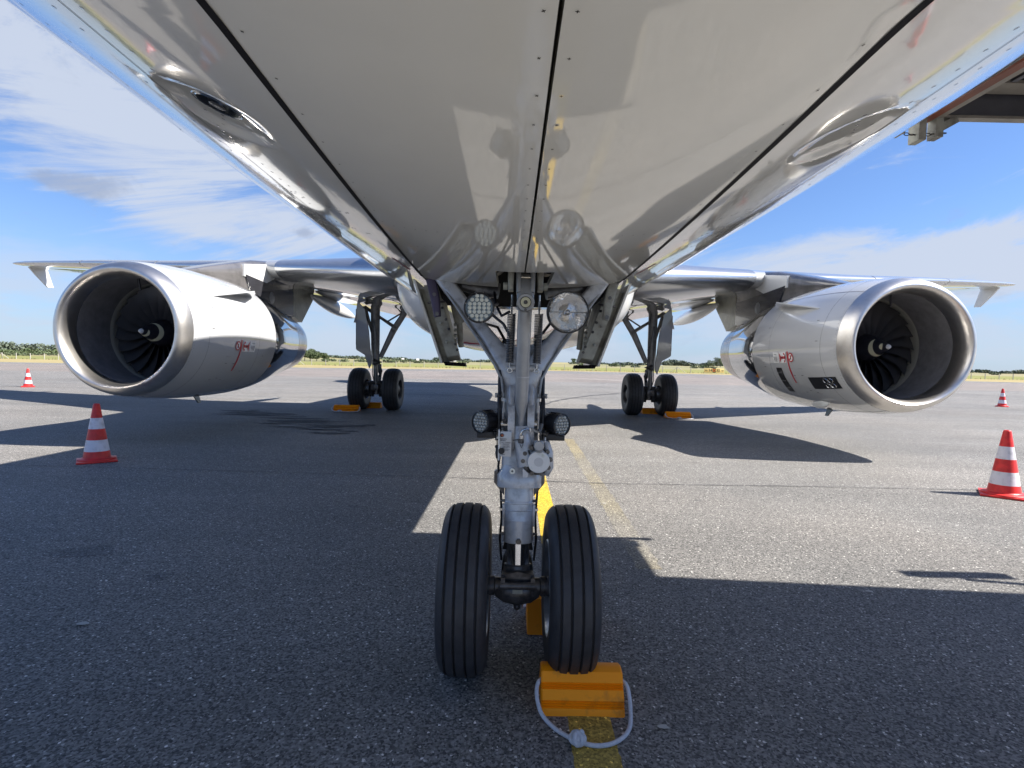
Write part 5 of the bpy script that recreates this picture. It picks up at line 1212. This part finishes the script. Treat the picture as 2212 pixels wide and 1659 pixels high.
for _s in (-1,1):
    ngpart('brake_hose','black',lambda q:q.tube([(_s*.088,.05,.98),(_s*.098,.06,.90),(_s*.084,.07,.78),(_s*.078,.075,.66),(_s*.085,.10,.55),(_s*.075,.07,.46)],.0055,8))
    ngpart('hose_clamp','steel',lambda q:q.box((_s*.080,.07,.70),(.018,.02,.010)))
ngpart('wire_harness','black',lambda q:q.tube([(.035,-.085,1.0),(.05,-.09,.955),(.062,-.08,.93),(.078,-.06,.955),(.083,-.03,1.0)],.004,8))
Mt['geardark2']=mat('axle_dark_enamel',(.13,.13,.14),.32,.4,0,.55,22,col2=(.04,.04,.045))
ngpart('axle_yoke','geardark2',yoke)
ngpart('tow_fitting_bar','geardark2',lambda q:(q.cyl((-.075,-.085,.405),(.075,-.085,.405),.0165,seg=24),q.cyl((-.077,-.085,.405),(-.048,-.085,.405),.0178,seg=24),q.cyl((.048,-.085,.405),(.077,-.085,.405),.0178,seg=24),[q.box((s*.065,-.078,.43),(.018,.03,.022)) for s in (-1,1)],[q.cyl((s*.065,-.085,.39),(s*.067,-.088,.362),.007,seg=6) for s in (-1,1)]))
ngpart('data_plate','brass' if 'brass' in Mt else 'gearold',lambda q:q.box((0,-.062,.375),(.044,.004,.030)))
# nose wheels
def nwheel(s):
    X=s*.229; z0=.3665; SC=.958
    gr=[-.062,-.022,.022,.062]; prof=[]
    base=lambda h: .3665-.0040*(h/.06)**2-(max(0,abs(h)-.062)**1.35)*2.2
    prof=[(.20,-.082),(.222,-.090),(.255,-.099),(.29,-.1035),(.320,-.0995),(.338,-.0905)]
    h=-.080; hs=[]
    while h<=.0801: hs.append(h); h+=.004
    for h in hs:
        r=base(h); d=min(abs(h-g_) for g_ in gr)
        if d<.0031: r-=.0095
        prof.append((r,h))
    prof+=[(r,-h) for r,h in prof[:6]][::-1]
    b=MB(); rings=[]
    for r,h in prof:
        row=[]
        for k in range(96):
            a=2*PI*k/96; z=z0+r*math.sin(a); y=r*math.cos(a); hh=h
            if z<.045: hh=h*(1+.10*(1-max(z,0)/.045)) if r>.24 else h
            row.append((X+hh,y,max(.002,z)))
        rings.append(row)
    b.loft(rings,False); wh=b.build('nose_wheel',Mt['tyre'],ng,ang=38)
    b=MB(); b.grid([[ (X+h,(base(g_)-.0088)*math.cos(2*PI*k/72),z0+(base(g_)-.0088)*math.sin(2*PI*k/72)) for k in range(72)] for h in (g_-.0034,g_+.0034)],cu=True) if False else None
    b=MB()
    for g_ in gr: b.lathe([(base(g_)-.0075,-.0042),(base(g_)-.0072,.0),(base(g_)-.0075,.0042)],(X+g_,0,z0),(1,0,0),72)
    b.build('tread_grooves',Mt['groove'],wh)
    for f in (-1,1):
        b=MB(); b.lathe([(.202,.080),(.210,.092),(.206,.098),(.196,.090),(.186,.066),(.165,.045),(.10,.040),(.085,.052),(.06,.055),(.05,.07),(0,.07)],(X,0,z0),(f,0,0),56)
        b.build('rim',Mt['rim'],wh)
        b=MB()
        for k in range(8): a=2*PI*k/8; b.cyl((X+f*.042,.135*math.cos(a),z0+.135*math.sin(a)),(X+f*.056,.135*math.cos(a),z0+.135*math.sin(a)),.012,seg=6)
        b.build('rim_bolts',Mt['geardark'],wh)
for s in (-1,1): nwheel(s)
# tidy up: check that nothing was left at world level by accident
bpy.context.view_layer.update()
